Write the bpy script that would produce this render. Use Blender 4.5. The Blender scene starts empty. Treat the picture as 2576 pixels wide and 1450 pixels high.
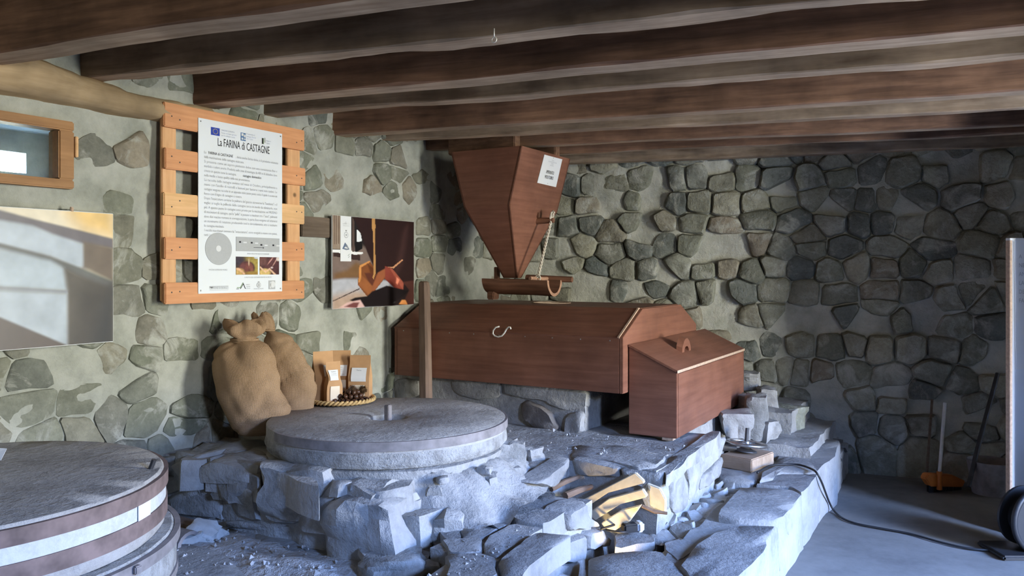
import bpy, bmesh, math, random
import numpy as np
from mathutils import Vector, Matrix, noise

random.seed(7)
SC = bpy.context.scene
COL = SC.collection

# ------------------------------------------------------------------ camera, world, light, exposure
EYE = 1.35                      # eye height above the lower floor, metres
FOC, PX0, HOR = 2000.0, 1288.0, 680.0   # focal length, centre column and horizon row in pixels of the 2576x1450 frame
cam_data = bpy.data.cameras.new('camera')
cam_data.sensor_width = 36.0
cam_data.lens = FOC / 2576.0 * 36.0
cam_data.shift_y = -45.0 / 2576.0
cam_data.clip_start = 0.05
cam = bpy.data.objects.new('camera', cam_data)
COL.objects.link(cam)
cam.location = (0, 0, EYE)
cam.rotation_euler = (math.radians(90), 0, 0)
SC.camera = cam

# room axes: the mill's walls stand turned to the camera; U runs into the room from the left wall, V along that wall
ANG = math.radians(30.54)
U = Vector((math.cos(ANG), -math.sin(ANG), 0))
V = Vector((math.sin(ANG), math.cos(ANG), 0))
Z = Vector((0, 0, 1))

def W(u, v, z=0.0):
    return U * u + V * v + Z * z

UL = -3.08                      # left wall
UR = 2.30                       # right wall, out of the picture
VN = -1.3                       # near wall, behind the camera
CORNER = W(UL, 5.32)
BDIR = Vector((0.938, -0.346, 0)).normalized()      # back wall and ceiling beams
BNRM = Vector((BDIR.y, -BDIR.x, 0))                 # faces the room (towards the camera)
DOOR_V0, DOOR_V1, DOOR_Z = 3.00, 3.72, 2.30          # doorway in the right wall

world = bpy.data.worlds.new('daylight')
SC.world = world
world.use_nodes = True
nt = world.node_tree
nt.nodes.clear()
tc = nt.nodes.new('ShaderNodeTexCoord')
sep = nt.nodes.new('ShaderNodeSeparateXYZ')
ramp = nt.nodes.new('ShaderNodeValToRGB')
bg = nt.nodes.new('ShaderNodeBackground')
wo = nt.nodes.new('ShaderNodeOutputWorld')
mp = nt.nodes.new('ShaderNodeMapRange')
mp.inputs['From Min'].default_value = -1.0
mp.inputs['From Max'].default_value = 1.0
nt.links.new(tc.outputs['Generated'], sep.inputs[0])
nt.links.new(sep.outputs['Z'], mp.inputs['Value'])
nt.links.new(mp.outputs['Result'], ramp.inputs['Fac'])
nt.links.new(ramp.outputs['Color'], bg.inputs['Color'])
nt.links.new(bg.outputs['Background'], wo.inputs['Surface'])
WORLD_STRENGTH = 92.0
bg.inputs['Strength'].default_value = WORLD_STRENGTH
cr = ramp.color_ramp
def zpos(el):
    return (math.sin(math.radians(el)) + 1) / 2
cr.elements[0].position = 0.0
cr.elements[0].color = (0.30, 0.29, 0.24, 1)
cr.elements[1].position = 1.0
cr.elements[1].color = (0.20, 0.36, 0.95, 1)
for el, c in ((-12, (0.40, 0.39, 0.31)), (-2, (0.78, 0.77, 0.66)), (12, (0.95, 0.97, 0.87)), (15.5, (0.80, 1.40, 3.10)), (50, (0.70, 1.25, 2.80))):
    e = cr.elements.new(zpos(el))
    e.color = (*c, 1)

def portal(name, centre, normal, sx, sy):
    l = bpy.data.lights.new(name, 'AREA')
    l.shape = 'RECTANGLE'
    l.size, l.size_y = sx, sy
    l.cycles.is_portal = True
    o = bpy.data.objects.new(name, l)
    COL.objects.link(o)
    o.location = centre
    o.rotation_euler = normal.to_track_quat('-Z', 'Y').to_euler()
    return o
portal('doorway_daylight', W(UR + 0.16, (DOOR_V0 + DOOR_V1) / 2, DOOR_Z / 2), -U, DOOR_V1 - DOOR_V0, DOOR_Z)

SC.view_settings.view_transform = 'Standard'
SC.view_settings.look = 'None'
SC.view_settings.gamma = 1.0
SC.view_settings.use_curve_mapping = False
SC.view_settings.exposure = 0.0

# ------------------------------------------------------------------ picture-to-place measuring helpers
def ray(px, py):
    return Vector(((px - PX0) / FOC, 1.0, (HOR - py) / FOC))
EYEP = Vector((0, 0, EYE))
def on_plane(px, py, p0, n):
    r = ray(px, py)
    return EYEP + r * ((p0 - EYEP).dot(n) / r.dot(n))
def on_z(px, py, z):
    return on_plane(px, py, Vector((0, 0, z)), Z)
def on_u(px, py, u):
    return on_plane(px, py, W(u, 0), U)
def on_v(px, py, v):
    return on_plane(px, py, W(0, v), V)
def at(px, py, depth):
    return EYEP + ray(px, py) * depth
def uv(p):
    return p.dot(U), p.dot(V)

# ------------------------------------------------------------------ mesh helpers
class MB:
    def __init__(s):
        s.v, s.f, s.m = [], [], []
    def add(s, vs, fs, mi=0):
        b = len(s.v)
        s.v += [Vector(p) for p in vs]
        s.f += [tuple(i + b for i in f) for f in fs]
        s.m += [mi] * len(fs)
        return s
    def box(s, c, size, ax=None, mi=0):
        ex, ey, ez = ax if ax else (U, V, Z)
        hx, hy, hz = (q / 2 for q in size)
        vs = [Vector(c) + ex * (i * hx) + ey * (j * hy) + ez * (k * hz) for i in (-1, 1) for j in (-1, 1) for k in (-1, 1)]
        return s.add(vs, [(0, 1, 3, 2), (4, 6, 7, 5), (0, 4, 5, 1), (2, 3, 7, 6), (0, 2, 6, 4), (1, 5, 7, 3)], mi)
    def uvbox(s, u0, u1, v0, v1, z0, z1, mi=0):
        return s.box(W((u0 + u1) / 2, (v0 + v1) / 2, (z0 + z1) / 2), (u1 - u0, v1 - v0, z1 - z0), None, mi)
    def slab(s, pts, off, mi=0):
        """polygon extruded by the vector off"""
        n = len(pts)
        pts = [Vector(p) for p in pts]
        vs = pts + [p + off for p in pts]
        fs = [tuple(range(n)), tuple(range(2 * n - 1, n - 1, -1))]
        fs += [(i, i + n, (i + 1) % n + n, (i + 1) % n) for i in range(n)]
        return s.add(vs, fs, mi)
    def tube(s, pts, r, n=8, mi=0, caps=True):
        pts = [Vector(p) for p in pts]
        rs = r if isinstance(r, (list, tuple)) else [r] * len(pts)
        vs, fs = [], []
        up = None
        for i, p in enumerate(pts):
            t = (pts[min(i + 1, len(pts) - 1)] - pts[max(i - 1, 0)]).normalized()
            if up is None:
                up = t.orthogonal().normalized()
            up = (up - t * up.dot(t)).normalized()
            sd = t.cross(up)
            for k in range(n):
                a = 2 * math.pi * k / n
                vs.append(p + (up * math.cos(a) + sd * math.sin(a)) * rs[i])
        for i in range(len(pts) - 1):
            for k in range(n):
                fs.append((i * n + k, i * n + (k + 1) % n, (i + 1) * n + (k + 1) % n, (i + 1) * n + k))
        if caps:
            fs.append(tuple(range(n - 1, -1, -1)))
            fs.append(tuple((len(pts) - 1) * n + k for k in range(n)))
        return s.add(vs, fs, mi)
    def lathe(s, c, prof, n=48, mi=0, ax=None, jit=None, closed=False):
        ex, ey, ez = ax if ax else (U, V, Z)
        vs, fs = [], []
        for i, (r, h) in enumerate(prof):
            for k in range(n):
                a = 2 * math.pi * k / n
                rr = r if jit is None else r + jit(i, a, r)
                vs.append(Vector(c) + ex * (rr * math.cos(a)) + ey * (rr * math.sin(a)) + ez * h)
        m = len(prof)
        for i in range(m if closed else m - 1):
            for k in range(n):
                j = (i + 1) % m
                fs.append((i * n + k, i * n + (k + 1) % n, j * n + (k + 1) % n, j * n + k))
        if not closed:
            if prof[0][0] > 1e-4:
                fs.append(tuple(range(n - 1, -1, -1)))
            if prof[-1][0] > 1e-4:
                fs.append(tuple((m - 1) * n + k for k in range(n)))
        return s.add(vs, fs, mi)
    def torus(s, c, R, r, n=36, k=8, ax=None, mi=0):
        return s.lathe(c, [(R + r * math.cos(2 * math.pi * i / k), r * math.sin(2 * math.pi * i / k)) for i in range(k)], n, mi, ax, closed=True)
    def rings(s, rings, caps=True, mi=0):
        n = len(rings[0])
        vs = [p for r in rings for p in r]
        fs = []
        for i in range(len(rings) - 1):
            for k in range(n):
                fs.append((i * n + k, i * n + (k + 1) % n, (i + 1) * n + (k + 1) % n, (i + 1) * n + k))
        if caps:
            fs.append(tuple(range(n - 1, -1, -1)))
            fs.append(tuple((len(rings) - 1) * n + k for k in range(n)))
        return s.add(vs, fs, mi)

def link(o, parent=None):
    COL.objects.link(o)
    if parent is not None:
        o.parent = parent
        o.matrix_parent_inverse = Matrix.Translation(parent.location).inverted()
    return o

def make(name, mb, mats, parent=None, smooth=False, bevel=0.0, origin=None, seg=2, fix=True):
    mats = mats if isinstance(mats, (list, tuple)) else [mats]
    if origin is None:
        xs = [p.x for p in mb.v]; ys = [p.y for p in mb.v]; zs = [p.z for p in mb.v]
        origin = Vector(((min(xs) + max(xs)) / 2, (min(ys) + max(ys)) / 2, min(zs)))
    me = bpy.data.meshes.new(name)
    me.from_pydata([p - origin for p in mb.v], [], mb.f)
    for m in mats:
        me.materials.append(m)
    if len(mats) > 1:
        me.polygons.foreach_set('material_index', mb.m)
    if fix or bevel:
        bm = bmesh.new()
        bm.from_mesh(me)
        bmesh.ops.recalc_face_normals(bm, faces=bm.faces)
        if bevel:
            es = [e for e in bm.edges if len(e.link_faces) == 2 and e.calc_face_angle(0) > 0.5]
            bmesh.ops.bevel(bm, geom=es, offset=bevel, segments=seg, affect='EDGES', clamp_overlap=True)
        bm.to_mesh(me)
        bm.free()
    if smooth:
        me.polygons.foreach_set('use_smooth', [True] * len(me.polygons))
        if smooth is not True:
            me.set_sharp_from_angle(angle=math.radians(smooth))
    o = bpy.data.objects.new(name, me)
    o.location = origin
    return link(o, parent)

def tag(o, label=None, cat=None, group=None, kind=None):
    if label: o['label'] = label
    if cat: o['category'] = cat
    if group: o['group'] = group
    if kind: o['kind'] = kind
    return o

def thing(name, loc, label, cat, group=None):
    o = bpy.data.objects.new(name, None)
    o.empty_display_size = 0.1
    o.location = loc
    COL.objects.link(o)
    return tag(o, label, cat, group)

def fbm(p, sc=1.0, oct=3):
    return noise.fractal(Vector(p) * sc, 1.0, 2.0, oct)

def text_obj(name, body, p, ex, ey, size, m, parent, align='LEFT', spacing=1.0, line=1.0, bold=0.0):
    c = bpy.data.curves.new(name, 'FONT')
    c.body = body
    c.size = size
    c.align_x = align
    c.resolution_u = 2
    c.space_character = spacing
    c.space_line = line
    c.offset = bold
    o = bpy.data.objects.new(name, c)
    COL.objects.link(o)
    dg = bpy.context.evaluated_depsgraph_get()
    dg.update()
    me = bpy.data.meshes.new_from_object(o.evaluated_get(dg), depsgraph=dg)
    bpy.data.objects.remove(o)
    bpy.data.curves.remove(c)
    ex, ey = ex.copy(), ey.copy()
    n = ex.cross(ey)
    M = Matrix((ex, ey, n)).transposed().to_4x4()
    me.transform(M)
    me.materials.clear()
    me.materials.append(m)
    o = bpy.data.objects.new(name, me)
    o.location = p
    return link(o, parent)

# ------------------------------------------------------------------ materials
def srgb(r, g, b):
    f = lambda c: (c / 255 / 12.92) if c <= 10 else ((c / 255 + 0.055) / 1.055) ** 2.4
    return (f(r), f(g), f(b), 1)
def rgba(c):
    return tuple(c) if len(c) == 4 else (*c, 1)

class Mat:
    def __init__(s, name, rough=0.8, spec=0.3, metal=0.0):
        s.m = bpy.data.materials.new(name)
        s.m.use_nodes = True
        s.t = s.m.node_tree
        s.b = s.t.nodes['Principled BSDF']
        s.b.inputs['Roughness'].default_value = rough
        s.b.inputs['Specular IOR Level'].default_value = spec
        s.b.inputs['Metallic'].default_value = metal
        s.vec = None
    def n(s, typ, **kw):
        q = s.t.nodes.new(typ)
        for k, v in kw.items():
            setattr(q, k, v)
        return q
    def l(s, a, b):
        s.t.links.new(a, b)
    def coords(s, scale=(1, 1, 1), rnd=True, rot=(0, 0, 0)):
        tc = s.n('ShaderNodeTexCoord')
        mp = s.n('ShaderNodeMapping')
        mp.inputs['Scale'].default_value = scale
        mp.inputs['Rotation'].default_value = rot
        s.l(tc.outputs['Object'], mp.inputs['Vector'])
        if rnd:
            oi = s.n('ShaderNodeObjectInfo')
            mu = s.n('ShaderNodeMath', operation='MULTIPLY')
            mu.inputs[1].default_value = 37.0
            s.l(oi.outputs['Random'], mu.inputs[0])
            cx = s.n('ShaderNodeCombineXYZ')
            for i in range(3):
                s.l(mu.outputs[0], cx.inputs[i])
            s.l(cx.outputs[0], mp.inputs['Location'])
        return mp.outputs['Vector']
    def noise(s, vec, scale, detail=4, rough=0.6, dist=0.0):
        q = s.n('ShaderNodeTexNoise')
        q.inputs['Scale'].default_value = scale
        q.inputs['Detail'].default_value = detail
        q.inputs['Roughness'].default_value = rough
        q.inputs['Distortion'].default_value = dist
        s.l(vec, q.inputs['Vector'])
        return q.outputs['Fac']
    def ramp(s, fac, stops):
        q = s.n('ShaderNodeValToRGB')
        r = q.color_ramp
        r.elements[0].position, r.elements[0].color = stops[0][0], rgba(stops[0][1])
        r.elements[1].position, r.elements[1].color = stops[-1][0], rgba(stops[-1][1])
        for p, c in stops[1:-1]:
            r.elements.new(p).color = rgba(c)
        s.l(fac, q.inputs['Fac'])
        return q.outputs['Color']
    def mix(s, fac, a, b, mode='MIX'):
        q = s.n('ShaderNodeMix', data_type='RGBA', blend_type=mode)
        for sock, val in ((q.inputs['Factor'], fac), (q.inputs['A'], a), (q.inputs['B'], b)):
            if isinstance(val, (int, float)):
                sock.default_value = val
            elif isinstance(val, tuple):
                sock.default_value = rgba(val)
            else:
                s.l(val, sock)
        return q.outputs['Result']
    def color(s, sock):
        if isinstance(sock, tuple):
            s.b.inputs['Base Color'].default_value = rgba(sock)
        else:
            s.l(sock, s.b.inputs['Base Color'])
        return s
    def bump(s, h, strength=0.4, dist=0.02):
        q = s.n('ShaderNodeBump')
        q.inputs['Strength'].default_value = strength
        q.inputs['Distance'].default_value = dist
        s.l(h, q.inputs['Height'])
        s.l(q.outputs['Normal'], s.b.inputs['Normal'])
        return s

def mat_plain(name, c, rough=0.7, spec=0.3, metal=0.0, var=0.15, scale=30.0, bump=0.0):
    M = Mat(name, rough, spec, metal)
    f = M.noise(M.coords(), scale, 3)
    d = tuple(max(0, x * (1 - var)) for x in c[:3])
    e = tuple(x * (1 + var) for x in c[:3])
    M.color(M.ramp(f, [(0.3, d), (0.7, e)]))
    if bump:
        M.bump(f, bump, 0.005)
    return M.m

def mat_stone(name, cols, dust, dust_lo=0.45, dust_hi=0.7, scale=7.0, bump=0.7, bdist=0.02, spread=0.35, smear=False):
    """a stone of its own colour (picked per object), mottled, with lime or flour dust lying in soft patches"""
    M = Mat(name, 0.93, 0.15)
    vec = M.coords()
    oi = M.n('ShaderNodeObjectInfo')
    k = len(cols)
    base = M.ramp(oi.outputs['Random'], [(i / max(1, k - 1), c) for i, c in enumerate(cols)])
    f1 = M.noise(vec, scale, 6, 0.65)
    f2 = M.noise(vec, scale * 7, 4, 0.7)
    v1 = M.ramp(f1, [(0.25, (1 - spread,) * 3), (0.75, (1 + spread,) * 3)])
    v2 = M.ramp(f2, [(0.3, (0.85,) * 3), (0.7, (1.15,) * 3)])
    c = M.mix(1.0, base, v1, 'MULTIPLY')
    c = M.mix(1.0, c, v2, 'MULTIPLY')
    if smear:
        gp = M.n('ShaderNodeNewGeometry')
        f3 = M.noise(gp.outputs['Position'], 6.5, 7, 0.68, 0.6)
    else:
        f3 = M.noise(vec, scale * 0.9, 5, 0.6, 0.4)
    dm = M.ramp(f3, [(dust_lo, (0, 0, 0)), (dust_hi, (1, 1, 1))])
    c = M.mix(dm, c, dust)
    M.color(c)
    add = M.n('ShaderNodeMath', operation='MULTIPLY_ADD')
    M.l(f2, add.inputs[0])
    add.inputs[1].default_value = 0.35
    M.l(f1, add.inputs[2])
    M.bump(add.outputs[0], bump, bdist)
    return M.m

def mat_wood(name, dark, light, axis, scale=5.0, stretch=12.0, rough=0.6, spec=0.35, bump=0.15, knots=False, blotch=0.25):
    """grain runs along the world direction axis"""
    M = Mat(name, rough, spec)
    ang = math.atan2(axis.y, axis.x) if abs(axis.z) < 0.9 else 0.0
    if abs(axis.z) > 0.9:
        vec = M.coords((stretch, stretch, 1))
    else:
        tc = M.n('ShaderNodeTexCoord')
        rt = M.n('ShaderNodeVectorRotate', rotation_type='Z_AXIS')
        rt.inputs['Angle'].default_value = -ang
        M.l(tc.outputs['Object'], rt.inputs['Vector'])
        mp = M.n('ShaderNodeMapping')
        mp.inputs['Scale'].default_value = (1, stretch, stretch)
        M.l(rt.outputs[0], mp.inputs['Vector'])
        oi = M.n('ShaderNodeObjectInfo')
        mu = M.n('ShaderNodeMath', operation='MULTIPLY')
        mu.inputs[1].default_value = 23.0
        M.l(oi.outputs['Random'], mu.inputs[0])
        cx = M.n('ShaderNodeCombineXYZ')
        for i in range(3):
            M.l(mu.outputs[0], cx.inputs[i])
        M.l(cx.outputs[0], mp.inputs['Location'])
        vec = mp.outputs[0]
    f = M.noise(vec, scale, 5, 0.6, 0.3)
    c = M.ramp(f, [(0.3, dark), (0.7, light)])
    v3 = M.coords()
    g = M.noise(v3, 3.0, 4, 0.6)
    c = M.mix(1.0, c, M.ramp(g, [(0.3, (1 - blotch,) * 3), (0.7, (1 + blotch,) * 3)]), 'MULTIPLY')
    if knots:
        vo = M.n('ShaderNodeTexVoronoi')
        vo.inputs['Scale'].default_value = 7.0
        M.l(v3, vo.inputs['Vector'])
        kd = M.ramp(vo.outputs['Distance'], [(0.05, (1, 1, 1)), (0.11, (0, 0, 0))])
        c = M.mix(kd, c, tuple(x * 0.35 for x in dark[:3]))
    M.color(c)
    M.bump(f, bump, 0.004)
    return M.m

# left wall: pale lime pointing smeared over grey-green stones
m_mortar_l = Mat('lime_mortar_left', 0.95, 0.1)
_v = m_mortar_l.coords(rnd=False)
_f = m_mortar_l.noise(_v, 5, 6, 0.65)
_g = m_mortar_l.noise(_v, 40, 4, 0.7)
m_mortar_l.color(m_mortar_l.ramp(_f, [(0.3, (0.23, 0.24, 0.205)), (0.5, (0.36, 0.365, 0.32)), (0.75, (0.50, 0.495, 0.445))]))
m_mortar_l.bump(_g, 0.5, 0.01)
m_mortar_l = m_mortar_l.m
m_mortar_b = Mat('lime_mortar_back', 0.95, 0.1)
_v = m_mortar_b.coords(rnd=False)
_f = m_mortar_b.noise(_v, 6, 6, 0.65)
_g = m_mortar_b.noise(_v, 35, 4, 0.7)
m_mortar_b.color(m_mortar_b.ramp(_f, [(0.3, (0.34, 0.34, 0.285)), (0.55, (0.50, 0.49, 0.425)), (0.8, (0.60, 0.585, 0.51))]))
m_mortar_b.bump(_g, 0.7, 0.015)
m_mortar_b = m_mortar_b.m
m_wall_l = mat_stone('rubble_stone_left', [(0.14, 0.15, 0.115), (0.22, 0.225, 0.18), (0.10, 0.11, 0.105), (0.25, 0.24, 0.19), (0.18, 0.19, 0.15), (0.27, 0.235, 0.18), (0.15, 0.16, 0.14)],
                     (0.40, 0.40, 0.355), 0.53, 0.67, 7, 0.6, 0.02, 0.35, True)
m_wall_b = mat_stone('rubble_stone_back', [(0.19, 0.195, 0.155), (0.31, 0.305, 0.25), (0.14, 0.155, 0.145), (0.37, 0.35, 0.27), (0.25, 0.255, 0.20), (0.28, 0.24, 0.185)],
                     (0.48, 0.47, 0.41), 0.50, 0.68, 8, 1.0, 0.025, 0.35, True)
DUST = (0.40, 0.385, 0.365)
m_bed = mat_stone('floury_platform_stone', [(0.30, 0.29, 0.27), (0.24, 0.235, 0.22), (0.34, 0.33, 0.31), (0.21, 0.20, 0.185)], DUST, 0.42, 0.66, 6, 0.8, 0.02)
m_bed_core = mat_stone('floury_platform_mortar', [(0.32, 0.31, 0.29), (0.32, 0.31, 0.29)], DUST, 0.42, 0.66, 6, 0.9, 0.02)
m_flag = mat_stone('flagstone', [(0.27, 0.265, 0.255), (0.23, 0.228, 0.225), (0.29, 0.28, 0.265)], (0.33, 0.32, 0.305), 0.40, 0.72, 5, 0.9, 0.015, 0.25)
m_dirt = mat_stone('trodden_earth', [(0.36, 0.345, 0.33), (0.36, 0.345, 0.33)], (0.52, 0.50, 0.48), 0.38, 0.66, 5, 1.0, 0.03)
m_floor = mat_stone('worn_concrete', [(0.17, 0.162, 0.15), (0.17, 0.162, 0.15)], (0.23, 0.22, 0.20), 0.4, 0.75, 2.0, 0.2, 0.01, 0.2)
m_plaster = mat_plain('rough_plaster', (0.13, 0.125, 0.11), 0.95, 0.1, var=0.2, scale=6, bump=0.3)
m_mill = mat_stone('millstone', [(0.36, 0.34, 0.315), (0.34, 0.325, 0.305)], (0.45, 0.43, 0.405), 0.4, 0.7, 6, 0.9, 0.015, 0.28)
m_mill_side = mat_stone('millstone_rough_side', [(0.33, 0.32, 0.30), (0.33, 0.32, 0.30)], (0.46, 0.45, 0.43), 0.42, 0.62, 16, 1.0, 0.02, 0.4)
m_white_stone = mat_stone('limewashed_stone', [(0.52, 0.52, 0.50), (0.52, 0.52, 0.50)], (0.60, 0.60, 0.58), 0.4, 0.7, 9, 0.5, 0.01, 0.15)
m_iron_rust = mat_plain('rusty_iron_band', (0.19, 0.135, 0.12), 0.75, 0.3, 0.0, 0.35, 14, 0.3)
m_iron_grey = mat_plain('dusty_iron_band', (0.26, 0.235, 0.23), 0.7, 0.3, 0.2, 0.25, 18, 0.2)
m_steel = mat_plain('worn_steel', (0.42, 0.41, 0.40), 0.35, 0.5, 0.9, 0.2, 40)
m_iron_dark = mat_plain('dark_iron', (0.06, 0.058, 0.06), 0.55, 0.4, 0.3, 0.2, 20)
m_zinc = mat_plain('galvanised_wire', (0.72, 0.70, 0.66), 0.4, 0.5, 0.3, 0.1, 40)
m_beam = mat_wood('old_beam', (0.115, 0.062, 0.040), (0.25, 0.138, 0.086), BDIR, 3.0, 14, 0.72, 0.25, 0.35, False, 0.45)
m_beam_grey = mat_wood('old_beam_dusty', (0.17, 0.115, 0.075), (0.36, 0.27, 0.19), BDIR, 2.2, 10, 0.8, 0.2, 0.35, False, 0.5)
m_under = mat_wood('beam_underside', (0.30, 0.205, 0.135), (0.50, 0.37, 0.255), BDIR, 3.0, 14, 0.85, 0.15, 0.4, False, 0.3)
m_wane = mat_wood('beam_bare_edge', (0.42, 0.34, 0.26), (0.66, 0.56, 0.44), BDIR, 3.0, 14, 0.85, 0.15, 0.5)
m_lintel = mat_wood('weathered_lintel', (0.26, 0.18, 0.10), (0.46, 0.34, 0.21), V, 2.0, 8, 0.85, 0.15, 0.4, False, 0.35)
m_stub = mat_wood('grey_brown_timber', (0.085, 0.062, 0.044), (0.16, 0.12, 0.09), V, 3.0, 12, 0.8, 0.2, 0.3)
m_plank_ceiling = mat_wood('ceiling_plank', (0.10, 0.07, 0.05), (0.20, 0.15, 0.11), V, 3.0, 10, 0.8, 0.2, 0.3)
m_chest = mat_wood('varnished_plywood', (0.165, 0.068, 0.042), (0.235, 0.104, 0.067), U, 2.5, 16, 0.5, 0.28, 0.06, False, 0.22)
m_chest_v = mat_wood('varnished_plywood_end', (0.165, 0.068, 0.042), (0.235, 0.104, 0.067), V, 2.5, 16, 0.5, 0.28, 0.06, False, 0.22)
m_edge = mat_plain('bare_plywood_edge', (0.50, 0.36, 0.26), 0.7, 0.3, var=0.2, scale=60)
m_trough = mat_wood('dark_trough_wood', (0.11, 0.05, 0.03), (0.24, 0.115, 0.07), U, 3, 12, 0.55, 0.35, 0.3)
m_cut = mat_plain('cut_wood', (0.42, 0.24, 0.16), 0.8, 0.2, var=0.2, scale=40)
m_post = mat_wood('grey_post_wood', (0.13, 0.085, 0.062), (0.23, 0.155, 0.115), Z, 4, 14, 0.7, 0.25, 0.2)
m_pallet = mat_wood('pallet_pine_slat', (0.55, 0.245, 0.11), (0.67, 0.325, 0.155), V, 4, 14, 0.6, 0.3, 0.12, True, 0.12)
m_pallet_pale = mat_wood('pallet_pine_pale', (0.60, 0.35, 0.155), (0.74, 0.45, 0.23), V, 4, 14, 0.6, 0.3, 0.12, True, 0.12)
m_pallet_v = mat_wood('pallet_pine_upright', (0.58, 0.31, 0.14), (0.71, 0.41, 0.21), Z, 4, 14, 0.6, 0.3, 0.12, True, 0.15)
m_frame = mat_wood('window_frame_wood', (0.26, 0.125, 0.045), (0.37, 0.19, 0.075), V, 4, 12, 0.55, 0.35, 0.15)
m_rope = mat_plain('white_rope', (0.60, 0.54, 0.45), 0.9, 0.1, var=0.15, scale=120)
m_paper = mat_plain('white_paper', (0.74, 0.75, 0.76), 0.6, 0.3, var=0.02, scale=8)
m_board = mat_plain('white_panel', (0.72, 0.75, 0.79), 0.45, 0.4, var=0.015, scale=6)
m_ink = mat_plain('black_ink', (0.035, 0.035, 0.04), 0.7, 0.2, var=0.0)
m_ink_grey = mat_plain('grey_ink', (0.40, 0.41, 0.43), 0.7, 0.2, var=0.0)
m_ink_pale = mat_plain('pale_blue_ink', (0.48, 0.52, 0.62), 0.7, 0.2, var=0.0)
m_blue = mat_plain('flag_blue', (0.025, 0.055, 0.36), 0.6, 0.3, var=0.0)
m_blue2 = mat_plain('crest_blue', (0.10, 0.19, 0.36), 0.6, 0.3, var=0.0)
m_yellow = mat_plain('flag_yellow', (0.75, 0.60, 0.06), 0.6, 0.3, var=0.0)
m_green = mat_plain('logo_green', (0.20, 0.30, 0.16), 0.6, 0.3, var=0.0)
m_grey_print = mat_plain('grey_print', (0.42, 0.43, 0.44), 0.6, 0.3, var=0.03, scale=90)
m_pale_print = mat_plain('pale_print', (0.66, 0.67, 0.68), 0.6, 0.3, var=0.0)
m_kraft = mat_plain('kraft_paper', (0.50, 0.29, 0.145), 0.75, 0.2, var=0.12, scale=12, bump=0.1)
m_flour = mat_plain('flour_window', (0.72, 0.62, 0.50), 0.35, 0.5, var=0.05, scale=20)
m_wicker = mat_plain('wicker', (0.56, 0.37, 0.155), 0.7, 0.3, var=0.3, scale=60, bump=0.4)
m_nut = mat_plain('chestnut_shell', (0.075, 0.032, 0.016), 0.42, 0.45, var=0.4, scale=25)
m_burr = mat_plain('chestnut_burr', (0.075, 0.042, 0.02), 0.9, 0.1, var=0.3, scale=60)
m_black = mat_plain('black_plastic', (0.018, 0.018, 0.02), 0.5, 0.4, var=0.1)
m_white_pl = mat_plain('white_plastic', (0.70, 0.72, 0.76), 0.4, 0.4, var=0.02)
m_block = mat_wood('sawn_block_wood', (0.36, 0.25, 0.165), (0.50, 0.37, 0.27), U, 3, 10, 0.8, 0.2, 0.2)
m_pale_board = mat_wood('pale_board', (0.62, 0.54, 0.40), (0.74, 0.66, 0.50), V, 3, 8, 0.85, 0.2, 0.3)
m_stick = mat_wood('brown_stick', (0.13, 0.08, 0.05), (0.22, 0.145, 0.10), V, 4, 10, 0.8, 0.2, 0.3)
m_orange = mat_plain('orange_plastic', (0.52, 0.15, 0.025), 0.5, 0.4, var=0.1)
m_alu = mat_plain('pale_handle', (0.62, 0.60, 0.58), 0.5, 0.4, var=0.1)

# jute: woven bump
_M = Mat('jute_sacking', 0.95, 0.1)
_v = _M.coords(rnd=False)
_f = _M.noise(_v, 5, 5, 0.6)
_wx = _M.n('ShaderNodeTexWave', wave_type='BANDS', bands_direction='Z'); _wx.inputs['Scale'].default_value = 95; _wx.inputs['Distortion'].default_value = 1.5
_wy = _M.n('ShaderNodeTexWave', wave_type='BANDS', bands_direction='X'); _wy.inputs['Scale'].default_value = 95; _wy.inputs['Distortion'].default_value = 1.5
_M.l(_v, _wx.inputs['Vector']); _M.l(_v, _wy.inputs['Vector'])
_a = _M.n('ShaderNodeMath', operation='ADD'); _M.l(_wx.outputs['Fac'], _a.inputs[0]); _M.l(_wy.outputs['Fac'], _a.inputs[1])
_M.color(_M.ramp(_f, [(0.25, (0.29, 0.185, 0.105)), (0.75, (0.45, 0.30, 0.185))]))
_f2 = _M.noise(_v, 11, 4, 0.55, 1.6)
_q = _M.n('ShaderNodeMath', operation='MULTIPLY_ADD'); _M.l(_f2, _q.inputs[0]); _q.inputs[1].default_value = 9.0; _M.l(_a.outputs[0], _q.inputs[2])
_M.bump(_q.outputs[0], 0.5, 0.004)
m_jute = _M.m

# flat print carried as a colour per point of the sheet
_M = Mat('photo_print', 0.38, 0.4)
_at = _M.n('ShaderNodeAttribute', attribute_name='print')
_M.color(_at.outputs['Color'])
m_print = _M.m

# window glass: clear with a weak sheen
m_glass = bpy.data.materials.new('window_glass')
m_glass.use_nodes = True
_t = m_glass.node_tree
_t.nodes.clear()
_o = _t.nodes.new('ShaderNodeOutputMaterial'); _mx = _t.nodes.new('ShaderNodeMixShader')
_tr = _t.nodes.new('ShaderNodeBsdfTransparent'); _gl = _t.nodes.new('ShaderNodeBsdfGlossy')
_tr.inputs['Color'].default_value = (0.85, 0.9, 0.88, 1)
_gl.inputs['Roughness'].default_value = 0.12
_mx.inputs[0].default_value = 0.10
_t.links.new(_tr.outputs[0], _mx.inputs[1]); _t.links.new(_gl.outputs[0], _mx.inputs[2]); _t.links.new(_mx.outputs[0], _o.inputs['Surface'])

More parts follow.
